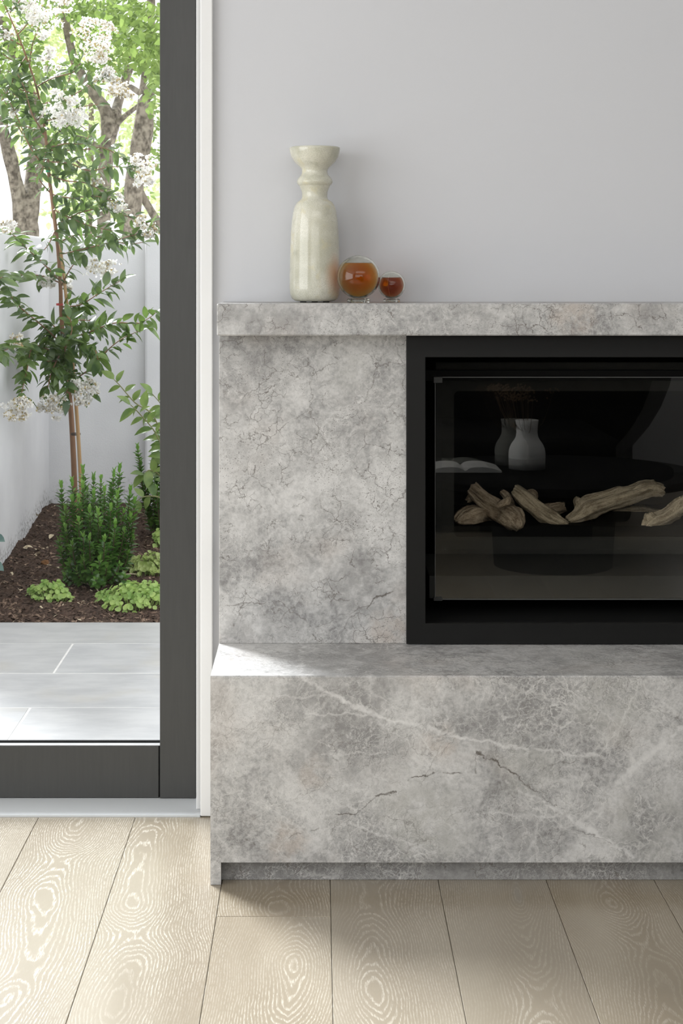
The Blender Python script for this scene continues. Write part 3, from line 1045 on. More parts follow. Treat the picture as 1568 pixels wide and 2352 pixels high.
log('straight log leaning diagonally beside the forked log', [(1182, 1126, 4.15, 16), (1194, 1134, 4.14, 18), (1225, 1160, 4.12, 19), (1258, 1188, 4.10, 21), (1284, 1202, 4.08, 15), (1302, 1208, 4.08, 9)], M_LOG2, 5.2, gn=0.30)
log('small knob of wood behind the top of the leaning log', [(1204, 1140, 4.26, 8), (1222, 1134, 4.26, 12), (1228, 1146, 4.26, 8)], M_LOG, 6.6)
log('short rounded stub lying behind the leaning log', [(1245, 1176, 4.22, 12), (1265, 1170, 4.22, 15), (1285, 1166, 4.22, 14), (1297, 1163, 4.22, 11)], M_LOG, 7.7)
log('longest log, lying slanted with its high end towards the right', [(1303, 1197, 4.10, 10), (1322, 1186, 4.11, 15), (1350, 1166, 4.14, 25), (1395, 1152, 4.16, 24), (1440, 1139, 4.18, 22), (1485, 1126, 4.20, 19), (1508, 1124, 4.2, 18), (1522, 1127, 4.2, 13)],
    M_LOG2, 8.1, branches=[[(1448, 1132, 4.18, 14), (1470, 1116, 4.19, 11), (1503, 1111, 4.2, 9)], [(1336, 1168, 4.14, 16), (1326, 1152, 4.14, 10), (1330, 1144, 4.14, 6)]], gn=0.32)
log('flat grey log lying low behind the longest log', [(1385, 1196, 4.30, 8), (1420, 1186, 4.30, 13), (1460, 1180, 4.30, 17), (1520, 1186, 4.30, 16), (1580, 1190, 4.3, 15)], M_LOG2, 9.5)
log('tiny chip of wood lying flat under the longest log', [(1345, 1198, 4.16, 4), (1358, 1200, 4.14, 6), (1374, 1205, 4.12, 5), (1383, 1209, 4.12, 3)], M_LOG2, 10.4)
log('pale gnarled log cut off by the right edge of the photograph', [(1480, 1217, 4.055, 9), (1492, 1204, 4.06, 17), (1520, 1190, 4.07, 20), (1556, 1167, 4.09, 20), (1600, 1146, 4.1, 20), (1660, 1128, 4.12, 14)], M_LOG2, 11.9,
    branches=[[(1500, 1202, 4.06, 15), (1491, 1188, 4.06, 12), (1488, 1178, 4.06, 8)], [(1545, 1180, 4.08, 18), (1560, 1156, 4.09, 14), (1567, 1144, 4.09, 8)]])

# ------------------------------------------------------------------ objects on the mantel
ZM = 1.1722
VY = 3.655
s = VY / F                   # metres per photograph pixel at the vase
vx = (722.5 - CX) * s
prof_px = [(40, 692), (46, 690.5), (52, 686), (56.5, 676), (57.8, 660), (57.6, 630), (57, 600), (56, 560), (54.5, 530), (52.5, 505), (50, 488), (47, 475), (41, 464), (34, 459), (30, 455), (29, 449),
           (29.5, 440), (31.5, 434), (34, 429), (35, 426.5), (35.2, 425), (37.5, 424), (40.5, 419), (41, 415), (39, 410), (35, 404.5), (33, 403), (31, 400), (29.5, 395), (29.2, 391), (30, 388), (33, 383), (40, 377),
           (48, 369), (54, 358), (57, 348), (58.2, 341), (58, 337.5), (55, 336.2), (50, 336.6), (44, 341), (34, 350), (20, 356), (1, 358)]
vase = empty('marble_vase', (vx, VY, ZM), 'tall cream marble vase with a flared bowl top and turned neck on the mantel', 'vase')
bm = lathe(bmesh.new(), [(r * s, (694.0 - y) * s * 0.994 + 0.0006) for r, y in prof_px], (vx, VY, ZM), 72)
bmesh.ops.recalc_face_normals(bm, faces=bm.faces)
build('body', bm, M_ALAB, vase, smooth=True)
for a in (225, 315, 90):
    q = (vx + 0.036 * math.cos(math.radians(a)), VY + 0.036 * math.sin(math.radians(a)), ZM)
    build('felt_pad', lathe(bmesh.new(), [(0.007, 0.0), (0.007, 0.0022)], q, 16), M_FELT, vase)


def globe(label, px, py, rpx, Y, fill_py, foot_w, mat_liq, wick, wall_t):
    k = Y / F
    r = rpx * k
    x = (px - CX) * k
    foot_h = 0.0105 if rpx > 40 else 0.0088
    zc = ZM + foot_h + r * 0.965
    root = empty('glass_globe', (x, Y, ZM), label, 'oil lamp')
    bm = bmesh.new()
    n = 40

    def sphere(rr, top=math.pi, flip=False):
        seg = 56
        rings = []
        for i in range(1, n):
            a = math.pi * i / n
            rings.append((rr * math.sin(a), -rr * math.cos(a)))
        vs_ = [[bm.verts.new((x + q * math.cos(2 * math.pi * j / seg), Y + q * math.sin(2 * math.pi * j / seg), zc + z)) for j in range(seg)] for q, z in rings]
        lo, hi = bm.verts.new((x, Y, zc - rr)), bm.verts.new((x, Y, zc + rr))
        fs = []
        for A, B in zip(vs_, vs_[1:]):
            for j in range(seg):
                m_ = (j + 1) % seg
                fs.append((A[j], A[m_], B[m_], B[j]))
        for j in range(seg):
            m_ = (j + 1) % seg
            fs.append((lo, vs_[0][m_], vs_[0][j]))
            fs.append((hi, vs_[-1][j], vs_[-1][m_]))
        for f in fs:
            bm.faces.new(f[::-1] if flip else f)
    sphere(r)
    ri = r - wall_t
    sphere(ri, flip=True)
    build('glass_shell', bm, M_CLEAR, root, smooth=True)
    # ring foot
    fw = foot_w * k
    bm = lathe(bmesh.new(), [(fw * 0.55, 0.0004), (fw * 0.93, 0.0004), (fw, foot_h * 0.30), (fw, foot_h * 0.62), (fw * 0.9, foot_h * 0.92), (fw * 0.55, foot_h * 0.92), (fw * 0.55, 0.0004)], (x, Y, ZM), 48, cap=False)
    bmesh.ops.remove_doubles(bm, verts=bm.verts, dist=1e-7)
    bmesh.ops.recalc_face_normals(bm, faces=bm.faces)
    build('foot', bm, M_CLEAR, root, smooth=True)
    # liquid body
    rl = ri - 0.00025
    zt = (EYE - (fill_py - CY) * k) - zc
    prof = []
    a_top = math.acos(max(-1, min(1, -zt / rl)))
    for i in range(1, 33):
        a = a_top * i / 32
        prof.append((rl * math.sin(a), -rl * math.cos(a)))
    prof = [(0.0003, -rl)] + prof + [(prof[-1][0] * 0.5, zt), (0.0003, zt)]
    bm = lathe(bmesh.new(), prof, (x, Y, zc), 56)
    bmesh.ops.recalc_face_normals(bm, faces=bm.faces)
    o = build('liquid', bm, mat_liq, root, smooth=False)
    if wick:
        bm = tube(bmesh.new(), [(x - 0.0045, Y - 0.002, zc + ri * 0.9, 0.0005), (x - 0.008, Y - 0.004, zc + ri * 0.35, 0.0005), (x - 0.007, Y - 0.004, zc - ri * 0.2, 0.0005), (x - 0.004, Y - 0.002, zc - ri * 0.85, 0.0005)], seg=6, sub=4)
        build('wick', bm, M_WHITECER, root)
    return root


globe('larger glass globe half filled with amber liquid, next to the cream vase', 823, 629, 50, 3.60, 605, 26.5, M_AMBER, False, 0.0042)
globe('smaller glass globe of darker amber liquid with a wick, beyond the larger globe', 899, 645, 32, 3.655, 638, 19.5, M_AMBER2, True, 0.0038)

# ------------------------------------------------------------------ garden ground
paving = tag(build('paving', BX(-3.6, 3.0, 3.95, 5.80, -0.08, -0.0012), M_GROUT), kind='structure')
rows = [3.955, 4.255, 4.655, 5.058, 5.464, 5.795]
G = 0.0065
for k, (a, b) in enumerate(zip(rows, rows[1:])):
    x = -0.82 if k % 2 == 1 else -0.42
    x -= 0.8 * 4
    while x < 3.0:
        link = BX(max(x, -3.6) + G / 2, min(x + 0.8, 3.0) - G / 2, a + G / 2, b - (G / 2 if k < 4 else 0), -0.03, 0.0 + R.uniform(-0.0006, 0.0006), bevel=0.0012)
        build('paver', link, M_PAVER, paving, at=(x + 0.4, (a + b) / 2, 0))
        x += 0.8

BED_Y0, BED_Y1 = 5.795, 7.9
WX, WY = -1.29, 7.83


def soil_z(x, y, rough=True):
    z = -0.012 + 0.15 * max(0, min(1, (y - BED_Y0) / 2.0)) ** 1.1
    if rough:
        z += 0.020 * noise.noise(Vector((x * 5, y * 5, 0))) * min(1, (y - BED_Y0) * 5) + 0.010 * noise.noise(Vector((x * 19, y * 19, 4))) + 0.006 * noise.noise(Vector((x * 60, y * 60, 8)))
    return z


def on_soil(px, py):
    Y = 6.5
    for _ in range(30):
        x = (px - CX) * Y / F
        Y = (EYE - soil_z(x, Y, False)) * F / (py - CY)
    return Vector(((px - CX) * Y / F, Y, soil_z((px - CX) * Y / F, Y)))


bm = bmesh.new()
nx, ny = 190, 190
sx0, sx1 = -1.36, 0.9
grid = [[bm.verts.new((sx0 + (sx1 - sx0) * i / nx, BED_Y0 + (BED_Y1 - BED_Y0) * j / ny, soil_z(sx0 + (sx1 - sx0) * i / nx, BED_Y0 + (BED_Y1 - BED_Y0) * j / ny))) for i in range(nx + 1)] for j in range(ny + 1)]
for j in range(ny):
    for i in range(nx):
        bm.faces.new((grid[j][i], grid[j][i + 1], grid[j + 1][i + 1], grid[j + 1][i]))
tag(build('garden_bed_soil', bm, M_SOIL, smooth=True), 'dark brown planting soil between the paving and the pale garden walls', 'soil', kind='structure')

chip = ([(-1, -0.5, 0), (1, -0.4, 0.1), (0.8, 0.5, 0), (-0.9, 0.4, 0.15), (0, 0, 0.35)], [(0, 1, 4), (1, 2, 4), (2, 3, 4), (3, 0, 4)])
items = []
for _ in range(5200):
    x, y = R.uniform(-1.28, -0.3), BED_Y0 + 0.01 + (7.75 - BED_Y0) * R.random() ** 1.3
    sc = R.uniform(0.003, 0.010)
    m = Matrix.Translation((x, y, soil_z(x, y) + 0.001)) @ Euler((R.uniform(-.7, .7), R.uniform(-.7, .7), R.uniform(0, 6.28))).to_matrix().to_4x4() @ Matrix.Diagonal((sc * R.uniform(0.8, 1.8), sc, sc, 1))
    items.append((m, chip, 1 if R.random() < 0.035 else 0))
mulch = link_mesh('bark_mulch', joined_mesh('bark_mulch', items, [M_CHIP, M_DEADLEAF]))
tag(mulch, 'loose brown bark mulch scattered over the dark planting soil', 'mulch', kind='stuff')

fl = mesh_of('fallen_leaf', leaf_data(0.040, 0.022, 0.5, 0.1), M_DEADLEAF)
for (px, py, a, lab) in ((62, 1268, 0.4, 'leftmost of three pale dry leaves close together in front of the side wall'), (76, 1264, 1.9, 'middle one of three pale dry leaves close together in front of the side wall'),
                         (93, 1272, 2.6, 'rightmost of three pale dry leaves close together in front of the side wall'), (136, 1314, 0.8, 'pale dry leaf on the soil just left of the compact shrub'),
                         (46, 1374, 0.2, 'pale dry leaf on the soil left of the small green clump'), (205, 1346, 1.6, 'pale dry leaf on the soil right below the compact shrub'),
                         (90, 1193, 2.2, 'pale dry leaf on the soil at the foot of the side wall'), (122, 1236, 2.9, 'pale dry leaf on the soil halfway between side wall and compact shrub')):
    p = on_soil(px, py)
    o = link_mesh('fallen_leaf', fl, None, p + Vector((0, 0, 0.012)))
    o.rotation_euler = (R.uniform(-0.3, 0.5), R.uniform(-0.5, 0.5), a)
    tag(o, lab, 'leaf', 'dry leaves fallen on the soil')
p = on_soil(105, 1296)
bm = bmesh.new()
bmesh.ops.create_icosphere(bm, subdivisions=3, radius=0.017)
for v in bm.verts:
    v.co *= 1 + 0.5 * noise.noise(v.co * 90)
    v.co.z *= 0.8
    v.co += p + Vector((0, 0, 0.006))
tag(build('soil_clod', bm, M_CLOD, smooth=True, at=p), 'rusty brown clod of earth on the soil in front of the side wall', 'clod')

# ------------------------------------------------------------------ garden walls
def top_bevel_box(*a):
    return BX(*a, bevel=0.012, seg=2)


tag(build('wall_garden_back', top_bevel_box(WX - 0.02, 2.5, WY, WY + 0.2, -0.1, 1.408), M_RENDER), kind='structure')
tag(build('wall_garden_left', top_bevel_box(WX - 0.2, WX, 5.4, WY + 0.2, -0.1, 1.412), M_RENDER), kind='structure')
tag(build('wall_garden_pier', top_bevel_box(-0.824, -0.25, WY - 0.06, WY + 0.1, -0.1, 1.404), M_RENDER), kind='structure')

# ------------------------------------------------------------------ crepe myrtle
def px_tube(bm, pts, seg=7, sub=4, gn=0.0):
    return tube(bm, [(*P(x, y, Y), r * Y / F) for x, y, Y, r in pts], seg=seg, sub=sub, gnarl=gn, freq=14, seed=3)


MYL = 7.15
root_p = P(172, 1175, MYL)
root_p.z = soil_z(root_p.x, root_p.y) - 0.01
myr = empty('flowering_tree', root_p, 'slender staked young tree with white blossom and reddish stem in the garden bed', 'tree')
bm = bmesh.new()
gy = CY + (EYE - root_p.z) * F / MYL
TRUNK = [(174, gy, 7.15, 7), (172, 1140, 7.15, 6.5), (169, 1058, 7.15, 6.3), (164, 962, 7.15, 6), (158, 890, 7.14, 5.6), (150, 819, 7.13, 5.2), (141, 730, 7.12, 4.8), (139, 660, 7.12, 4.5), (134, 580, 7.12, 4.5),
         (128, 526, 7.12, 4.4), (118, 446, 7.12, 4.2), (112, 399, 7.12, 4), (107, 335, 7.12, 3.6), (99, 271, 7.12, 3.1), (83, 198, 7.1, 2.6), (67, 150, 7.1, 2.3), (51, 105, 7.08, 2), (32, 60, 7.06, 1.7), (10, 10, 7.05, 1.4), (-15, -50, 7.05, 1)]
px_tube(bm, TRUNK, seg=10)
build('trunk', bm, M_MYRTLEBARK, myr, smooth=True)

BR = [  # (points (px, py, depth offset), leaf spacing px, leaf length scale, leaf-density)
    ([(141, 790, 0), (105, 755, -.05), (51, 710, -.1), (19, 675, -.12), (-10, 660, -.12)], 17, 1.0),
    ([(139, 650, 0), (96, 634, -.06), (48, 631, -.1), (3, 637, -.14), (-12, 655, -.14)], 15, 1.0),
    ([(137, 645, 0), (99, 605, -.05), (64, 573, -.08), (32, 541, -.1), (8, 527, -.12)], 15, 1.0),
    ([(134, 585, 0), (180, 575, -.08), (240, 560, -.14), (300, 542, -.2), (362, 528, -.22)], 8, 1.15),
    ([(130, 560, 0), (175, 540, .08), (230, 545, .12), (290, 560, .1), (330, 556, .1)], 8, 1.1),
    ([(141, 705, 0), (185, 700, -.1), (225, 675, -.15), (276, 645, -.18)], 7, 1.2),
    ([(146, 780, 0), (200, 765, -.1), (262, 742, -.2), (320, 742, -.22), (362, 715, -.24)], 8, 1.2),
    ([(152, 880, 0), (198, 854, -.1), (239, 812, -.15), (277, 780, -.2), (319, 760, -.22)], 9, 1.0),
    ([(150, 830, 0), (105, 800, -.15), (60, 790, -.2), (10, 805, -.22), (-15, 815, -.22)], 7, 1.1),
    ([(148, 820, 0), (110, 830, -.2), (75, 800, -.3), (62, 850, -.34), (47, 915, -.36)], 10, 1.15),
    ([(146, 830, 0), (140, 845, -.2), (157, 880, -.3), (147, 915, -.33)], 9, 1.1),
    ([(150, 850, 0), (165, 860, -.2), (185, 885, -.28), (205, 900, -.3)], 9, 1.1),
    ([(140, 760, 0), (175, 790, -.2), (215, 800, -.3), (225, 830, -.33)], 7, 1.1),
    ([(142, 770, 0), (115, 745, .15), (100, 790, .2), (60, 830, .2)], 7, 1.1),
    ([(145, 800, 0), (120, 850, -.25), (110, 890, -.3)], 8, 1.1),
    ([(143, 745, 0), (185, 735, .15), (225, 740, .2)], 7, 1.0),
    ([(148, 830, 0), (150, 800, -.25), (165, 760, -.3), (160, 730, -.3)], 7, 1.1),
    ([(112, 395, 0), (70, 340, -.05), (40, 270, -.1), (5, 200, -.12)], 9, 1.0),
    ([(110, 370, 0), (60, 320, .1), (20, 250, .15), (-10, 190, .15)], 9, 1.0),
    ([(99, 280, 0), (125, 272, -.1), (150, 262, -.16)], 8, 1.0),
    ([(108, 340, 0), (150, 330, -.1), (190, 330, -.14), (205, 310, -.14)], 7, 1.1),
    ([(110, 372, 0), (160, 375, -.1), (205, 392, -.14), (255, 383, -.18), (310, 388, -.2)], 8, 1.1),
    ([(108, 345, 0), (180, 345, .1), (240, 340, .12), (290, 372, .12)], 8, 1.1),
    ([(118, 446, 0), (165, 455, -.08), (215, 450, -.12), (262, 462, -.14)], 8, 1.1),
    ([(126, 520, 0), (180, 490, -.06), (240, 480, -.1), (300, 500, -.14), (340, 515, -.15)], 7, 1.1),
    ([(83, 200, 0), (120, 180, -.08), (170, 165, -.12), (185, 140, -.14)], 8, 1.0),
    ([(67, 150, 0), (75, 100, -.06), (90, 62, -.1)], 9, 0.9),
    ([(70, 155, 0), (30, 140, -.05), (-12, 110, -.1)], 9, 1.0),
    ([(99, 271, 0), (150, 230, -.1), (200, 200, -.15), (240, 178, -.18)], 8, 1.0),
    ([(104, 310, 0), (60, 290, .05), (15, 290, .08)], 9, 1.0),
    ([(51, 105, 0), (15, 85, -.05), (-10, 60, -.08)], 9, 0.9),
    ([(86, 215, 0), (45, 205, -.1), (5, 175, -.14)], 8, 1.0),
    ([(40, 80, 0), (70, 45, .05), (85, 10, .1)], 10, 0.9),
    ([(92, 240, 0), (135, 225, .12), (160, 180, .15), (165, 140, .15)], 10, 0.95),
    ([(118, 446, 0), (95, 420, -.05), (80, 395, -.06)], 10, 0.9),
    ([(107, 335, 0), (98, 385, -.2), (92, 400, -.2)], 9, 0.9),
    ([(128, 526, 0), (112, 560, -.1), (100, 575, -.1)], 10, 1.0),
    ([(139, 660, 0), (160, 620, -.1), (175, 600, -.12)], 9, 1.0),
    ([(20, 30, 0), (40, 10, -.1), (55, -20, -.12)], 9, 1.0),
    ([(60, 130, 0), (40, 160, -.1), (15, 215, -.15), (-5, 240, -.15)], 8, 1.1),
    ([(90, 230, 0), (60, 235, -.1), (30, 215, -.15)], 7, 1.1),
    ([(104, 310, 0), (75, 265, -.1), (55, 200, -.15), (40, 170, -.15)], 8, 1.0),
    ([(107, 335, 0), (140, 300, .1), (175, 285, .12), (200, 300, .12)], 8, 1.0),
    ([(112, 399, 0), (150, 415, -.1), (195, 420, -.12), (240, 440, -.12)], 8, 1.1),
    ([(122, 480, 0), (160, 500, -.1), (210, 520, -.14), (260, 530, -.16)], 8, 1.1),
    ([(150, 262, -.1), (190, 245, -.15), (225, 240, -.16)], 12, 0.9),
]
fol = Foliage(myr, [(leaf_data(0.062, 0.028, 0.3, 0.18), M_MYRTLE), (leaf_data(0.068, 0.027, 0.15, 0.35), M_MYRTLE), (leaf_data(0.052, 0.026, 0.55, 0.05), M_MYRTLE)])
fol.wall = -1.225
RB = random.Random(5)


def near_side(x, y, Y):
    """keep what grows below the wall top on the near side of the garden's side wall"""
    return min(Y, 1.20 * F / (CX - x)) if y > 470 else Y


bm = bmesh.new()
for pts, sp, lsz in BR:
    q = []
    n = len(pts)
    for i, (x, y, dy) in enumerate(pts):
        q.append((*P(x, y, near_side(x, y, 7.13 + dy)), (2.0 - 1.1 * i / (n - 1)) * 7.1 / F))
    tube(bm, q, seg=5, sub=4)
    path = smooth_path(q, 24)
    L = 0.0
    nxt = 10
    side = 1
    for a, b in zip(path, path[1:]):
        va, vb = Vector(a[:3]), Vector(b[:3])
        L += (vb - va).length * F / 7.1
        if L >= nxt:
            nxt += sp * 0.62 * RB.uniform(0.5, 1.5)
            side *= -1
            t = (vb - va).normalized()
            sd = t.cross(Vector((0, 1, 0)))
            if sd.length < 0.1:
                sd = Vector((1, 0, 0))
            ang = RB.uniform(0, 6.28)
            out = (sd.normalized() * side * RB.uniform(0.2, 1.1) + Vector((0, RB.uniform(-1, 1), 0)) + t * RB.uniform(0.2, 0.9) + Vector((0, 0, RB.uniform(-0.45, 0.25))))
            up = Vector((RB.uniform(-0.6, 0.6), RB.uniform(-1.0, 0.3), 1.0))
            fol.add(va + Vector((RB.gauss(0, .008), RB.gauss(0, .03), RB.gauss(0, .008))), out, up, lsz * RB.uniform(0.55, 1.25), RB.randrange(3))
    t = Vector(path[-1][:3]) - Vector(path[-4][:3])
    fol.add(path[-1][:3], t, Vector((0, -0.5, 1)), lsz, 0)
build('branches', bm, M_MYRTLEBARK, myr, smooth=True)
fol.finish()

petal = ([(0, 0, 0), (-0.5, 0.5, 0.25), (0, 0.6, -0.1), (0.5, 0.5, 0.25), (-0.35, 1.0, 0.0), (0.1, 1.1, 0.3), (0.45, 0.95, 0.0)], [(0, 2, 1), (0, 3, 2), (1, 2, 4), (2, 5, 4), (2, 3, 6), (2, 6, 5)])


def flower(px, py, w, h, dY, ang, n, bud=0.15):
    """a panicle: cone of crinkled florets"""
    Yf = near_side(px - w * 0.5, py, 7.13 + dY)
    c = P(px, py, Yf)
    k = Yf / F
    rf = random.Random(int(px * 7 + py))
    nsub = max(6, n // 9)
    subs = [(rf.random(), rf.uniform(0, 6.28), rf.uniform(0.35, 1.12)) for _ in range(nsub)]
    items = []
    ca, sa = math.cos(ang), math.sin(ang)
    for _ in range(int(n * 1.9)):
        sub_i = rf.randrange(nsub)
        t = min(1, max(0, subs[sub_i][0] + rf.gauss(0, 0.07)))
        rad = (0.35 + 0.65 * math.sin(math.pi * (t * 0.8 + 0.12))) * 0.5
        a, q = subs[sub_i][1] + rf.gauss(0, 0.55), min(1.25, subs[sub_i][2] + rf.gauss(0, 0.16))
        # lumpy: florets gather in sub-clusters
        lx, ly, lz = rad * q * math.cos(a) * w, rad * q * math.sin(a) * w * 0.7, (t - 0.5) * h
        lx += 4 * noise.noise(Vector((lx * .08, lz * .08, px)))
        pos = c + Vector((lx * ca - lz * sa, ly, lx * sa + lz * ca)) * k
        for _p in range(rf.choice((3, 4, 4, 5))):
            d = Vector((rf.gauss(0, 1), rf.gauss(-0.3, 1), rf.gauss(0.2, 1)))
            items.append((frame_mat(pos, d, Vector((rf.gauss(0, 1), rf.gauss(0, 1), rf.gauss(0, 1))), rf.uniform(0.0065, 0.0115)), petal, 1 if rf.random() < bud else 0))
    me = joined_mesh('flower_cluster', [(Matrix.Translation(-c) @ m, d, mi) for m, d, mi in items], [M_FLOWER, M_BUD])
    link_mesh('flower_cluster', me, myr, c - myr.location)


for f in ((95, 42, 85, 90, -.12, 0.3, 150, .06), (213, 92, 105, 92, -.16, -0.2, 210, .16), (236, 178, 55, 42, -.2, 0.5, 75, .08), (278, 208, 50, 58, -.2, 0.5, 85, .25), (148, 250, 92, 88, -.2, 0.1, 210, .03),
          (330, 388, 66, 75, -.22, 0.5, 120, .1), (270, 466, 42, 42, -.16, 0.2, 55, .12), (338, 520, 62, 46, -.22, 0.2, 95, .28), (228, 616, 80, 44, -.1, 0.15, 105, .12), (112, 652, 34, 42, .05, 0, 45, .08),
          (160, 650, 30, 34, .05, 0, 36, .08), (40, 782, 40, 26, -.1, 0.2, 36, .35), (42, 940, 72, 46, -.38, 3.3, 120, .22), (124, 935, 66, 52, -.35, 3.0, 125, .15), (195, 900, 62, 60, -.32, 2.6, 105, .12),
          (20, 516, 40, 30, -.12, 0.3, 44, .15), (18, 85, 34, 30, -.06, 0.2, 34, .12), (110, 140, 44, 60, .1, 0.1, 60, .08), (135, 175, 26, 44, .1, 0, 30, .06), (145, 12, 60, 30, .1, 0, 50, .1),
          (30, 262, 24, 20, -.1, 0, 16, .1), (225, 420, 30, 24, -.1, 0, 20, .2), (45, 5, 40, 30, -.05, 0, 40, .1)):
    flower(*f)

bm = bmesh.new()
px_tube(bm, [(190, 1215, 7.11, 4.2), (183, 1058, 7.1, 4.4), (174, 921, 7.09, 4.3), (160, 760, 7.09, 4.0), (147, 640, 7.09, 3.6), (138, 560, 7.09, 3.2)], seg=10)
stake = build('bamboo_stake', bm, M_BAMBOO, smooth=True, at=P(190, 1215, 7.11))
tag(stake, 'tan bamboo stake tied against the reddish stem of the young tree', 'stake')


def tie(px, py, w, mat, name, label):
    c = P(px, py, 7.11)
    k = 7.1 / F
    bm = bmesh.new()
    for dz in (-1.2, 1.2):
        pts = [(c.x + math.cos(a) * w * k, c.y + math.sin(a) * 9 * k, c.z + (dz + 0.8 * math.sin(a)) * k, 0.9 * k) for a in [i * math.pi / 6 for i in range(13)]]
        tube(bm, pts, seg=6, sub=1)
    tag(build(name, bm, mat, smooth=True, at=c), label, 'tie')


tie(174, 997, 10.5, M_WIRE, 'wire_tie', 'dark wire tie around the stem and stake above the small shrub')
tie(110, 393, 5.0, M_GREENTAPE, 'plant_tape', 'small green tape tied around the reddish stem near mid-height')
tie(137, 699, 7.5, M_REDTIE, 'string_tie', 'thin red string tied around the reddish stem and stake')

# ------------------------------------------------------------------ box-leaved shrubs
def box_shrub(label, base_px, base_py, Y, stems, seed, fan=1.0, limit=300, step=5.0):
    base = P(base_px, base_py, Y)
    base.z = soil_z(base.x, base.y) - 0.005
    root = empty('leafy_shrub', base, label, 'shrub')
    rs = random.Random(seed)
    bm = bmesh.new()
    fo = Foliage(root, [(leaf_data(0.031, 0.0175, 0.3, 0.25, n=4), M_BOX), (leaf_data(0.029, 0.0170, 0.45, 0.05, n=4), M_BOX), (leaf_data(0.025, 0.0135, 0.5, -0.1, n=4), M_BOXTIP)], limit=limit)
    k = Y / F
    for (tx, ty, dY) in stems:
        tip = P(tx, ty, Y + dY)
        b0 = base + Vector(((tip.x - base.x) * 0.45 * fan + rs.uniform(-0.02, 0.02), rs.uniform(-0.04, 0.04), 0))
        mid = b0.lerp(tip, 0.5) + Vector(((tip.x - b0.x) * 0.22 * fan, (tip.y - b0.y) * 0.2, 0.0))
        pts = [(*b0, 0.004), (*mid, 0.003), (*tip, 0.0012)]
        tube(bm, pts, seg=5, sub=5)
        path = smooth_path(pts, 60)
        acc, nxt, ph = 0.0, 0.02, rs.uniform(0, 6)
        tot = sum((Vector(a[:3]) - Vector(b[:3])).length for a, b in zip(path, path[1:]))
        for a, b in zip(path, path[1:]):
            va, vb = Vector(a[:3]), Vector(b[:3])
            acc += (vb - va).length
            if acc > nxt:
                nxt += step * k
                t = (vb - va).normalized()
                u = t.cross(Vector((0, 1, 0.1))).normalized()
                v = t.cross(u)
                ph += 1.57 + rs.uniform(-0.5, 0.5)
                fr = acc / tot
                for w in (0, math.pi):
                    r_ = u * math.cos(ph + w) + v * math.sin(ph + w)
                    tipk = fr > 0.93
                    d = r_ * (0.6 if tipk else 1.0) + t * (1.0 if tipk else rs.uniform(0.3, 0.8)) + Vector((0, 0, 0.15))
                    fo.add(va + r_ * 0.002, d, t + Vector((0, 0, 0.2)), rs.uniform(0.8, 1.2) * (0.85 if fr > 0.9 else 1.0), 2 if fr > 0.92 or rs.random() < 0.05 else rs.randrange(2))
    build('stems', bm, M_BOXSTEM, root, smooth=True)
    fo.finish()
    return root


rs = random.Random(3)
stems = [(140, 1110, 0), (190, 1070, .03), (215, 1092, .05), (232, 1095, -.02), (275, 1070, .05), (262, 1080, 0), (300, 1120, .02), (310, 1145, -.03), (165, 1100, -.05), (180, 1140, -.1), (240, 1120, -.1),
         (215, 1130, -.08), (205, 1165, -.13), (255, 1160, -.12), (285, 1170, -.06), (150, 1165, -.04), (150, 1210, -.08), (285, 1215, -.08), (180, 1190, -.15), (230, 1200, -.16), (140, 1260, -.06), (295, 1270, -.05),
         (165, 1245, -.14), (205, 1235, -.18), (250, 1250, -.15), (275, 1295, -.1), (160, 1290, -.12), (190, 1280, -.17), (228, 1285, -.18), (245, 1300, -.14), (175, 1310, -.13), (210, 1310, -.16), (255, 1110, .1), (200, 1115, .1), (230, 1150, .1), (270, 1130, -.08), (190, 1110, -.04), (165, 1140, -.08), (300, 1180, -.05), (145, 1190, -.04), (225, 1170, -.17), (265, 1200, -.15), (190, 1225, -.18), (240, 1235, -.19), (150, 1320, -.1), (285, 1325, -.08), (220, 1330, -.18), (135, 1235, -.04), (305, 1235, -.03)]
box_shrub('compact glossy dark green shrub in the soil in front of the staked tree', 216, 1325, 6.42, stems, 3)
stems = [(315, 1022, 0), (362, 990, -.02), (352, 1030, .04), (372, 1010, 0), (390, 1000, 0), (330, 1100, -.04), (345, 1085, -.06), (372, 1080, -.06), (360, 1120, -.1), (395, 1100, -.05), (340, 1130, -.02), (380, 1150, -.08), (322, 1060, .02), (410, 1050, 0)]
box_shrub('upright narrow dark green shrub half hidden by the charcoal door stile', 365, 1190, 7.2, stems, 9, 0.6)

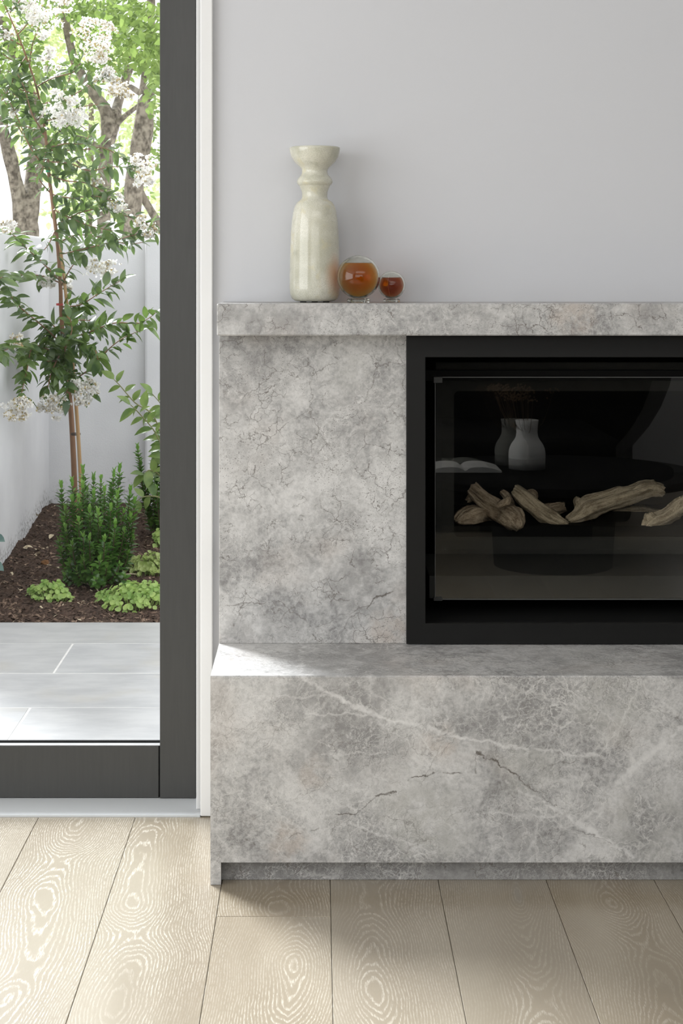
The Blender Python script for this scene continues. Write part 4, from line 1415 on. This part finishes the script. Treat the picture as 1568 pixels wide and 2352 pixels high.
# ------------------------------------------------------------------ broad-leaved plant beside the door stile
b = P(388, 1190, 6.95)
b.z = soil_z(b.x, b.y)
broad = empty('broad_leaf_plant', b, 'plant with large yellow-green oval leaves arching out beside the charcoal door stile', 'plant')
bm = bmesh.new()
RBL = random.Random(17)
fo = Foliage(broad, [(leaf_data(0.070, 0.040, 0.25, 0.22), M_BROAD), (leaf_data(0.074, 0.036, 0.35, 0.4), M_BROAD)])
for pts in ([(388, 1190, 0), (382, 1060, -.05), (355, 960, -.12), (310, 925, -.16), (275, 885, -.2), (262, 872, -.2)], [(388, 1190, 0), (385, 1080, -.1), (360, 1000, -.16), (320, 950, -.2), (300, 930, -.22)],
            [(386, 1170, 0), (372, 1100, -.05), (345, 1080, -.1), (330, 1090, -.12)], [(388, 1190, 0), (392, 1050, 0), (380, 950, -.05), (350, 905, -.08)], [(386, 1180, 0), (370, 1145, -.1), (335, 1140, -.14), (315, 1150, -.15)]):
    q = [(*P(x, y, 6.95 + d), (2.2 - 1.2 * i / (len(pts) - 1)) * 7 / F) for i, (x, y, d) in enumerate(pts)]
    tube(bm, q, seg=6, sub=5)
    path = smooth_path(q, 24)
    L, nxt, side = 0, 90, 1
    for a, c_ in zip(path, path[1:]):
        va, vb = Vector(a[:3]), Vector(c_[:3])
        L += (vb - va).length * F / 6.9
        if L > nxt:
            nxt += RBL.uniform(11, 17)
            side *= -1
            t = (vb - va).normalized()
            sd = t.cross(Vector((0, 1, 0))).normalized()
            fo.add(va, sd * side + t * RBL.uniform(0.2, 0.8) + Vector((0, RBL.uniform(-.7, .5), RBL.uniform(-.3, .3))), Vector((RBL.uniform(-.4, .4), -0.7, 1)), RBL.uniform(0.75, 1.1), RBL.randrange(2))
    fo.add(path[-1][:3], Vector(path[-1][:3]) - Vector(path[-6][:3]), Vector((0, -0.6, 1)), 1.0, 0)
build('stems', bm, M_TWIG, broad, smooth=True)
fo.finish()

# ------------------------------------------------------------------ ground cover
def cover(label, px, py, wpx, hpx, Ydepth, n, seed, mat):
    base = on_soil(px, py)
    root = empty('ground_cover_plant', base, label, 'plant')
    k = base.y / F
    rc = random.Random(seed)
    fo = Foliage(root, [(round_leaf_data(0.0105), mat), (round_leaf_data(0.0090, 0.4), mat)])
    bm = bmesh.new()
    for _ in range(n):
        a, q = rc.uniform(0, 6.28), rc.random() ** 0.55
        x = base.x + q * math.cos(a) * wpx / 2 * k
        y = base.y + Ydepth * (0.5 + 0.5 * q * math.sin(a))
        lump = 0.75 + 0.45 * noise.noise(Vector((x * 14, y * 14, seed)))
        z = soil_z(x, y) + 0.006 + hpx * k * (1 - q ** 2.2) * lump * rc.uniform(0.55, 1.0)
        nrm = Vector((math.cos(a) * q * 0.9 + rc.gauss(0, .35), math.sin(a) * q * 0.9 - 0.45 + rc.gauss(0, .35), 1.0))
        d = Vector((rc.gauss(0, 1), rc.gauss(0, 1), 0))
        d = d - nrm * d.dot(nrm) / nrm.length_squared
        if rc.random() < 0.6:
            tube(bm, [(x, y, z, 0.0007), (x - math.cos(a) * 0.01, y, z - 0.015, 0.0008), (x - math.cos(a) * 0.02, y, max(soil_z(x, y) - 0.004, z - 0.04), 0.0009)], seg=4, sub=1)
        fo.add((x, y, z), d, nrm, rc.uniform(0.7, 1.2), rc.randrange(2))
    build('runners', bm, M_COVER, root)
    fo.finish()


cover('small round clump of bright green ground cover alone on the open soil', 108, 1388, 108, 50, 0.12, 210, 31, M_COVER)
cover('wide mat of bright green ground cover at the paving edge beside the door stile', 306, 1404, 196, 62, 0.22, 420, 32, M_COVER)
cover('yellower patch of ground cover just behind the wide green mat', 335, 1325, 120, 46, 0.2, 260, 33, M_COVER2)
cover('small tuft of green leaves at the foot of the narrow upright shrub', 366, 1254, 32, 44, 0.10, 90, 34, M_COVER)

# plant with a few blue-green leaves reaching in from outside the frame
b = on_soil(-60, 1330)
blu = empty('blue_leaf_plant', b, 'plant with large blue-green oval leaves entering low beside the pale side wall', 'plant')
bm = bmesh.new()
fo = Foliage(blu, [(leaf_data(0.088, 0.050, 0.2, 0.15), M_BLUELEAF), (leaf_data(0.05, 0.026, 0.3, 0.1), M_MYRTLE)])
for (x0, y0, x1, y1, kd) in ((-26, 1232, 20, 1240, 0), (-28, 1290, 22, 1312, 0), (-20, 1268, 6, 1276, 1), (-22, 1290, 5, 1288, 1), (-60, 1200, -90, 1180, 0), (-70, 1250, -110, 1250, 0), (-55, 1280, -80, 1310, 0)):
    s0, s1 = P(x0, y0, b.y - 0.05), P(x1, y1, b.y - 0.12)
    tube(bm, [(*b, 0.003), (*(b.lerp(s0, 0.6) + Vector((0, 0, 0.03))), 0.0025), (*s0, 0.0018)], seg=5, sub=4)
    fo.add(s0, s1 - s0, Vector((0.1, -0.75, 1)), 1.0, kd)
build('stems', bm, M_TWIG, blu, smooth=True)
fo.finish()

# bare twigs lying by the shrub
for i, pts in enumerate(([(222, 1322), (240, 1316), (252, 1318)], [(262, 1330), (290, 1326), (318, 1322)], [(226, 1362), (222, 1352), (226, 1347)])):
    q = []
    for x, y in pts:
        p = on_soil(x, y)
        q.append((p.x, p.y, p.z + 0.008, 0.0018))
    tag(build('fallen_twig', tube(bmesh.new(), q, seg=6, sub=4), M_DEADLEAF, smooth=True, at=q[0][:3]),
        ('short pale twig lying on the soil touching the foot of the compact shrub', 'longest pale twig lying on the soil across the top of the wide green mat', 'tiny curled pale twig on the soil left of the wide green mat')[i], 'twig', 'dry twigs on the soil')

# ------------------------------------------------------------------ street trees beyond the wall
def street_tree(label, limbs, Y, blobs, seed, mat, size=0.034, parts=0):
    base = P(limbs[0][0][0], limbs[0][0][1], Y)
    base.z = -0.1
    root = empty('street_tree', base, label, 'tree', 'trees beyond the garden wall')
    bm = bmesh.new()
    for i, pts in enumerate(limbs):
        q = [(*P(x, y, Y + dy), r * Y / F) for x, y, dy, r in pts]
        if i == 0:
            q = [(base.x, base.y, -0.1, q[0][3] * 1.15)] + q
        tube(bm, q, seg=12, sub=6, gnarl=0.16, freq=7, seed=seed)
    build('trunk', bm, M_BARK, root, smooth=True)
    rt = random.Random(seed)
    ld = [leaf_data(size * 1.5, size, 0.2, 0.2, n=4), leaf_data(size * 1.25, size * 0.9, 0.4, 0.05, n=4)]
    fo = Foliage(root, [(ld[0], mat), (ld[1], mat)], limit=parts, rest='crown')
    for (px, py, rx, ry, dy, n) in blobs:
        nsub = max(3, n // 22)
        subs = [(rt.gauss(0, 0.5), rt.gauss(0, 0.5)) for _ in range(nsub)]
        for _ in range(n):
            sx_, sy_ = subs[rt.randrange(nsub)]
            x, y = px + rx * (sx_ + rt.gauss(0, 0.22)), py + ry * (sy_ + rt.gauss(0, 0.22))
            Y_ = Y + dy + rt.gauss(0, 0.45)
            if Y_ < WY + 0.35:
                Y_ = WY + 0.35 + rt.random() * 0.5
            d = Vector((rt.gauss(0, 1), rt.gauss(0, 0.8), rt.gauss(-0.5, 0.7)))
            fo.add(P(x, y, Y_), d, Vector((rt.gauss(0, .6), rt.gauss(-0.5, .6), 1)), rt.uniform(0.7, 1.3), rt.randrange(2))
    fo.finish()
    return root


street_tree('mottled tree forking in a V just above the side wall', [[(58, 640, 0, 36), (57, 560, 0, 35), (56, 515, 0, 33), (48, 470, 0, 22), (34, 410, 0, 17), (20, 350, 0, 17), (8, 300, 0, 15), (0, 240, 0, 11), (-15, 100, 0, 9)],
                                                           [(60, 530, 0, 24), (70, 475, 0, 23), (74, 430, .1, 22), (80, 370, .15, 21), (88, 300, .2, 19), (70, 220, .3, 15), (30, 120, .4, 12), (0, 40, .4, 10)],
                                                           [(12, 310, -.1, 5), (15, 270, -.1, 4.5), (14, 230, -.1, 4), (20, 160, -.1, 3)]],
            10.6, [(30, 40, 90, 80, 0.3, 500), (60, 160, 90, 70, 0.2, 420), (10, 250, 60, 60, 0.2, 200), (120, 320, 50, 60, .3, 120)], 51, M_FARLEAF)
street_tree('mottled tree in the middle with a thick trunk forking high above the wall', [[(238, 640, 0, 15), (238, 560, 0, 15), (238, 440, 0, 15), (245, 340, 0, 17), (250, 290, 0, 21), (240, 250, 0, 17), (215, 215, 0, 12), (192, 180, 0, 11), (168, 130, 0, 10), (152, 60, 0, 10), (140, -10, 0, 10), (130, -80, 0, 9)],
                                                                             [(256, 300, 0, 15), (266, 262, 0, 13), (270, 240, .1, 11), (285, 190, .2, 10), (300, 140, .2, 9), (305, 60, .2, 8), (300, -60, .2, 7)],
                                                                             [(266, 285, 0, 8), (285, 268, -.1, 6), (305, 252, -.2, 5), (322, 238, -.3, 4)],
                                                                             [(240, 345, 0, 7), (205, 325, 0, 6), (185, 316, 0, 4), (165, 310, 0, 3)], [(236, 420, 0, 6), (200, 392, .1, 4), (175, 370, .1, 3)]],
            11.2, [(190, 30, 90, 50, 0.2, 520), (250, 90, 80, 60, .4, 420), (230, 160, 70, 50, .6, 240), (170, 330, 80, 60, 0.5, 220), (210, 430, 80, 40, 0.3, 200), (170, 480, 60, 30, .3, 90)], 52, M_FARLEAF)
street_tree('mottled tree standing nearest the door stile with dense green crown', [[(300, 640, 0, 20), (300, 560, 0, 20), (304, 460, 0, 20), (315, 380, 0, 22), (328, 300, 0, 23), (336, 220, 0, 19), (340, 140, 0, 14), (345, 60, 0, 12), (348, -40, 0, 11)],
                                                                       [(322, 215, 0, 7), (300, 200, .1, 6), (285, 190, .1, 5)],
                                                                       [(316, 430, .1, 9), (338, 470, .1, 10), (362, 510, .1, 10), (390, 560, .1, 10)]],
            9.9, [(300, 60, 70, 60, -.3, 460), (345, 90, 50, 80, -.5, 420), (270, 20, 60, 40, -.2, 300), (352, 200, 30, 60, -.5, 130), (356, 150, 25, 70, -.6, 140), (360, 330, 20, 60, .4, 80), (300, 130, 40, 30, -.2, 120)], 53, M_FARLEAF, 0.032, parts=280)
street_tree('pale leafy tree farthest beyond the wall behind all the trunks', [[(205, 640, 0, 8), (205, 500, 0, 8), (210, 300, 0, 7), (205, 100, 0, 6)]],
            16.0, [(60, 60, 120, 100, 0, 650), (200, 80, 120, 100, 0, 650), (320, 120, 90, 110, 0, 560), (200, 250, 130, 60, 0, 420), (320, 330, 60, 80, 0, 260), (190, 400, 90, 60, 0, 420), (250, 470, 110, 40, 0, 300), (120, 300, 60, 60, 0, 200), (30, 330, 40, 50, 0, 120), (330, 450, 60, 40, 0, 140), (100, 200, 90, 60, 0, 260)], 54, M_FARLEAF2, 0.045)

# ------------------------------------------------------------------ the part of the room mirrored in the fireplace glass
def virt(px, py, dv):
    """real position of something whose mirror image in the glass appears at (px, py) at virtual distance dv"""
    p = P(px, py, dv)
    return Vector((p.x, 2 * 3.679 - dv, p.z))


tb = Vector((1.0, 0.41, 0))
table = empty('coffee_table', tb, 'round black coffee table on a drum base facing the fireplace', 'table')
build('top', lathe(bmesh.new(), [(0.60, 0.365), (0.62, 0.37), (0.62, 0.395), (0.615, 0.40)], tb, 64), M_CHARCOAL, table)
build('drum_base', lathe(bmesh.new(), [(0.25, 0.0), (0.262, 0.20), (0.27, 0.365)], tb, 64), M_CHARCOAL, table, smooth=False)

vp = Vector((0.896, 0.36, 0.40))
fv = empty('flower_vase', vp, 'white bottle vase of dried flowers on the round black table', 'vase')
q = 7.0 / F
build('body', lathe(bmesh.new(), [(0.036, 0.0), (0.041 * 1.9, 0.004), (42 * q, 0.05)], vp, 48), M_GREYCER, fv, smooth=True)
bm = lathe(bmesh.new(), [(42 * q, 0.05), (42 * q, 0.072), (40.5 * q, 0.090), (36 * q, 0.110), (29.5 * q, 0.126), (25.5 * q, 0.140), (24 * q, 0.158), (24.5 * q, 0.185), (26.5 * q, 0.212), (24 * q, 0.213), (21 * q, 0.185)], vp, 48, cap=False)
build('neck', bm, M_WHITECER, fv, smooth=True)
bm = bmesh.new()
rd = random.Random(8)
for _ in range(22):
    tip = vp + Vector((rd.gauss(-0.02, 0.075), rd.gauss(0, 0.05), rd.uniform(0.29, 0.36)))
    tube(bm, [(*(vp + Vector((0, 0, 0.15))), 0.0012), (*(vp.lerp(tip, 0.6)), 0.0010), (*tip, 0.0008)], seg=4, sub=3)
    for _ in range(10):
        e = tip + Vector((rd.gauss(0, 0.016), rd.gauss(0, 0.016), rd.gauss(0.008, 0.006)))
        bmesh.ops.create_icosphere(bm, subdivisions=1, radius=0.0045, matrix=Matrix.Translation(e))
build('dried_flowers', bm, M_DRIED, fv)

bm = bmesh.new()
bc = Vector((0.62, 0.36, 0.4005))
for sgn in (-1, 1):
    a = [(bc.x + sgn * 0.155 * t, bc.z + 0.006 + 0.022 * math.sin(math.pi * min(1, t * 1.05)) ** 0.6 * (1 - 0.45 * t)) for t in [i / 10 for i in range(11)]]
    top = [[bm.verts.new((x, bc.y + dy, z)) for x, z in a] for dy in (-0.12, 0.12)]
    bot = [[bm.verts.new((x, bc.y + dy, bc.z)) for x, z in a] for dy in (-0.12, 0.12)]
    for i in range(10):
        bm.faces.new((top[0][i], top[0][i + 1], top[1][i + 1], top[1][i]))
        bm.faces.new((bot[0][i], top[0][i], top[1][i], bot[1][i]) if i == 0 else (bot[0][i], bot[1][i], bot[1][i + 1], bot[0][i + 1]))
        bm.faces.new((top[0][i], bot[0][i], bot[0][i + 1], top[0][i + 1]))
        bm.faces.new((top[1][i], top[1][i + 1], bot[1][i + 1], bot[1][i]))
    bm.faces.new((top[0][10], bot[0][10], bot[1][10], top[1][10]))
bmesh.ops.recalc_face_normals(bm, faces=bm.faces)
tag(build('open_book', bm, M_PAPER, smooth=False, at=bc), 'open book with white pages lying on the round black table', 'book')

ac = Vector((1.20, -1.75, 0.0))
chair = empty('round_armchair', ac, 'round dark charcoal armchair standing behind the black coffee table', 'armchair')
bm = bmesh.new()
bmesh.ops.create_uvsphere(bm, u_segments=40, v_segments=20, radius=0.80)
for v in bm.verts:
    v.co = Vector((v.co.x, v.co.y * 0.32 - (0.30 if False else 0), v.co.z)) + ac + Vector((0, 0, 0.86))
build('backrest', bm, M_FABRIC, chair, smooth=True)
build('seat', BX(0.25, 1.50, -1.75, -0.42, 0.05, 0.36, bevel=0.04, seg=3), M_FABRIC, chair)
build('cushion', BX(0.30, 1.45, -1.70, -0.42, 0.36, 0.45, bevel=0.035, seg=3), M_FABRIC, chair)
build('base', BX(0.32, 1.43, -1.68, -0.50, 0.0, 0.05), M_BLACK, chair)
sb = empty('backdrop_cabinet', (0.3, -2.72, 0), 'long black cabinet added unseen behind the round armchair as a dark backdrop', 'cabinet')  # out of view, added to keep the glass reflection dark
build('body', BX(-1.4, 1.9, -2.95, -2.5, 0.10, 0.82, bevel=0.004), M_CHARCOAL, sb)
build('plinth', BX(-1.35, 1.85, -2.93, -2.54, 0.0, 0.10), M_CHARCOAL, sb)
for i in range(4):
    build('door', BX(-1.39 + 0.8225 * i, -1.39 + 0.8225 * (i + 1) - 0.006, -2.50, -2.482, 0.12, 0.80, bevel=0.002), M_CHARCOAL, sb)
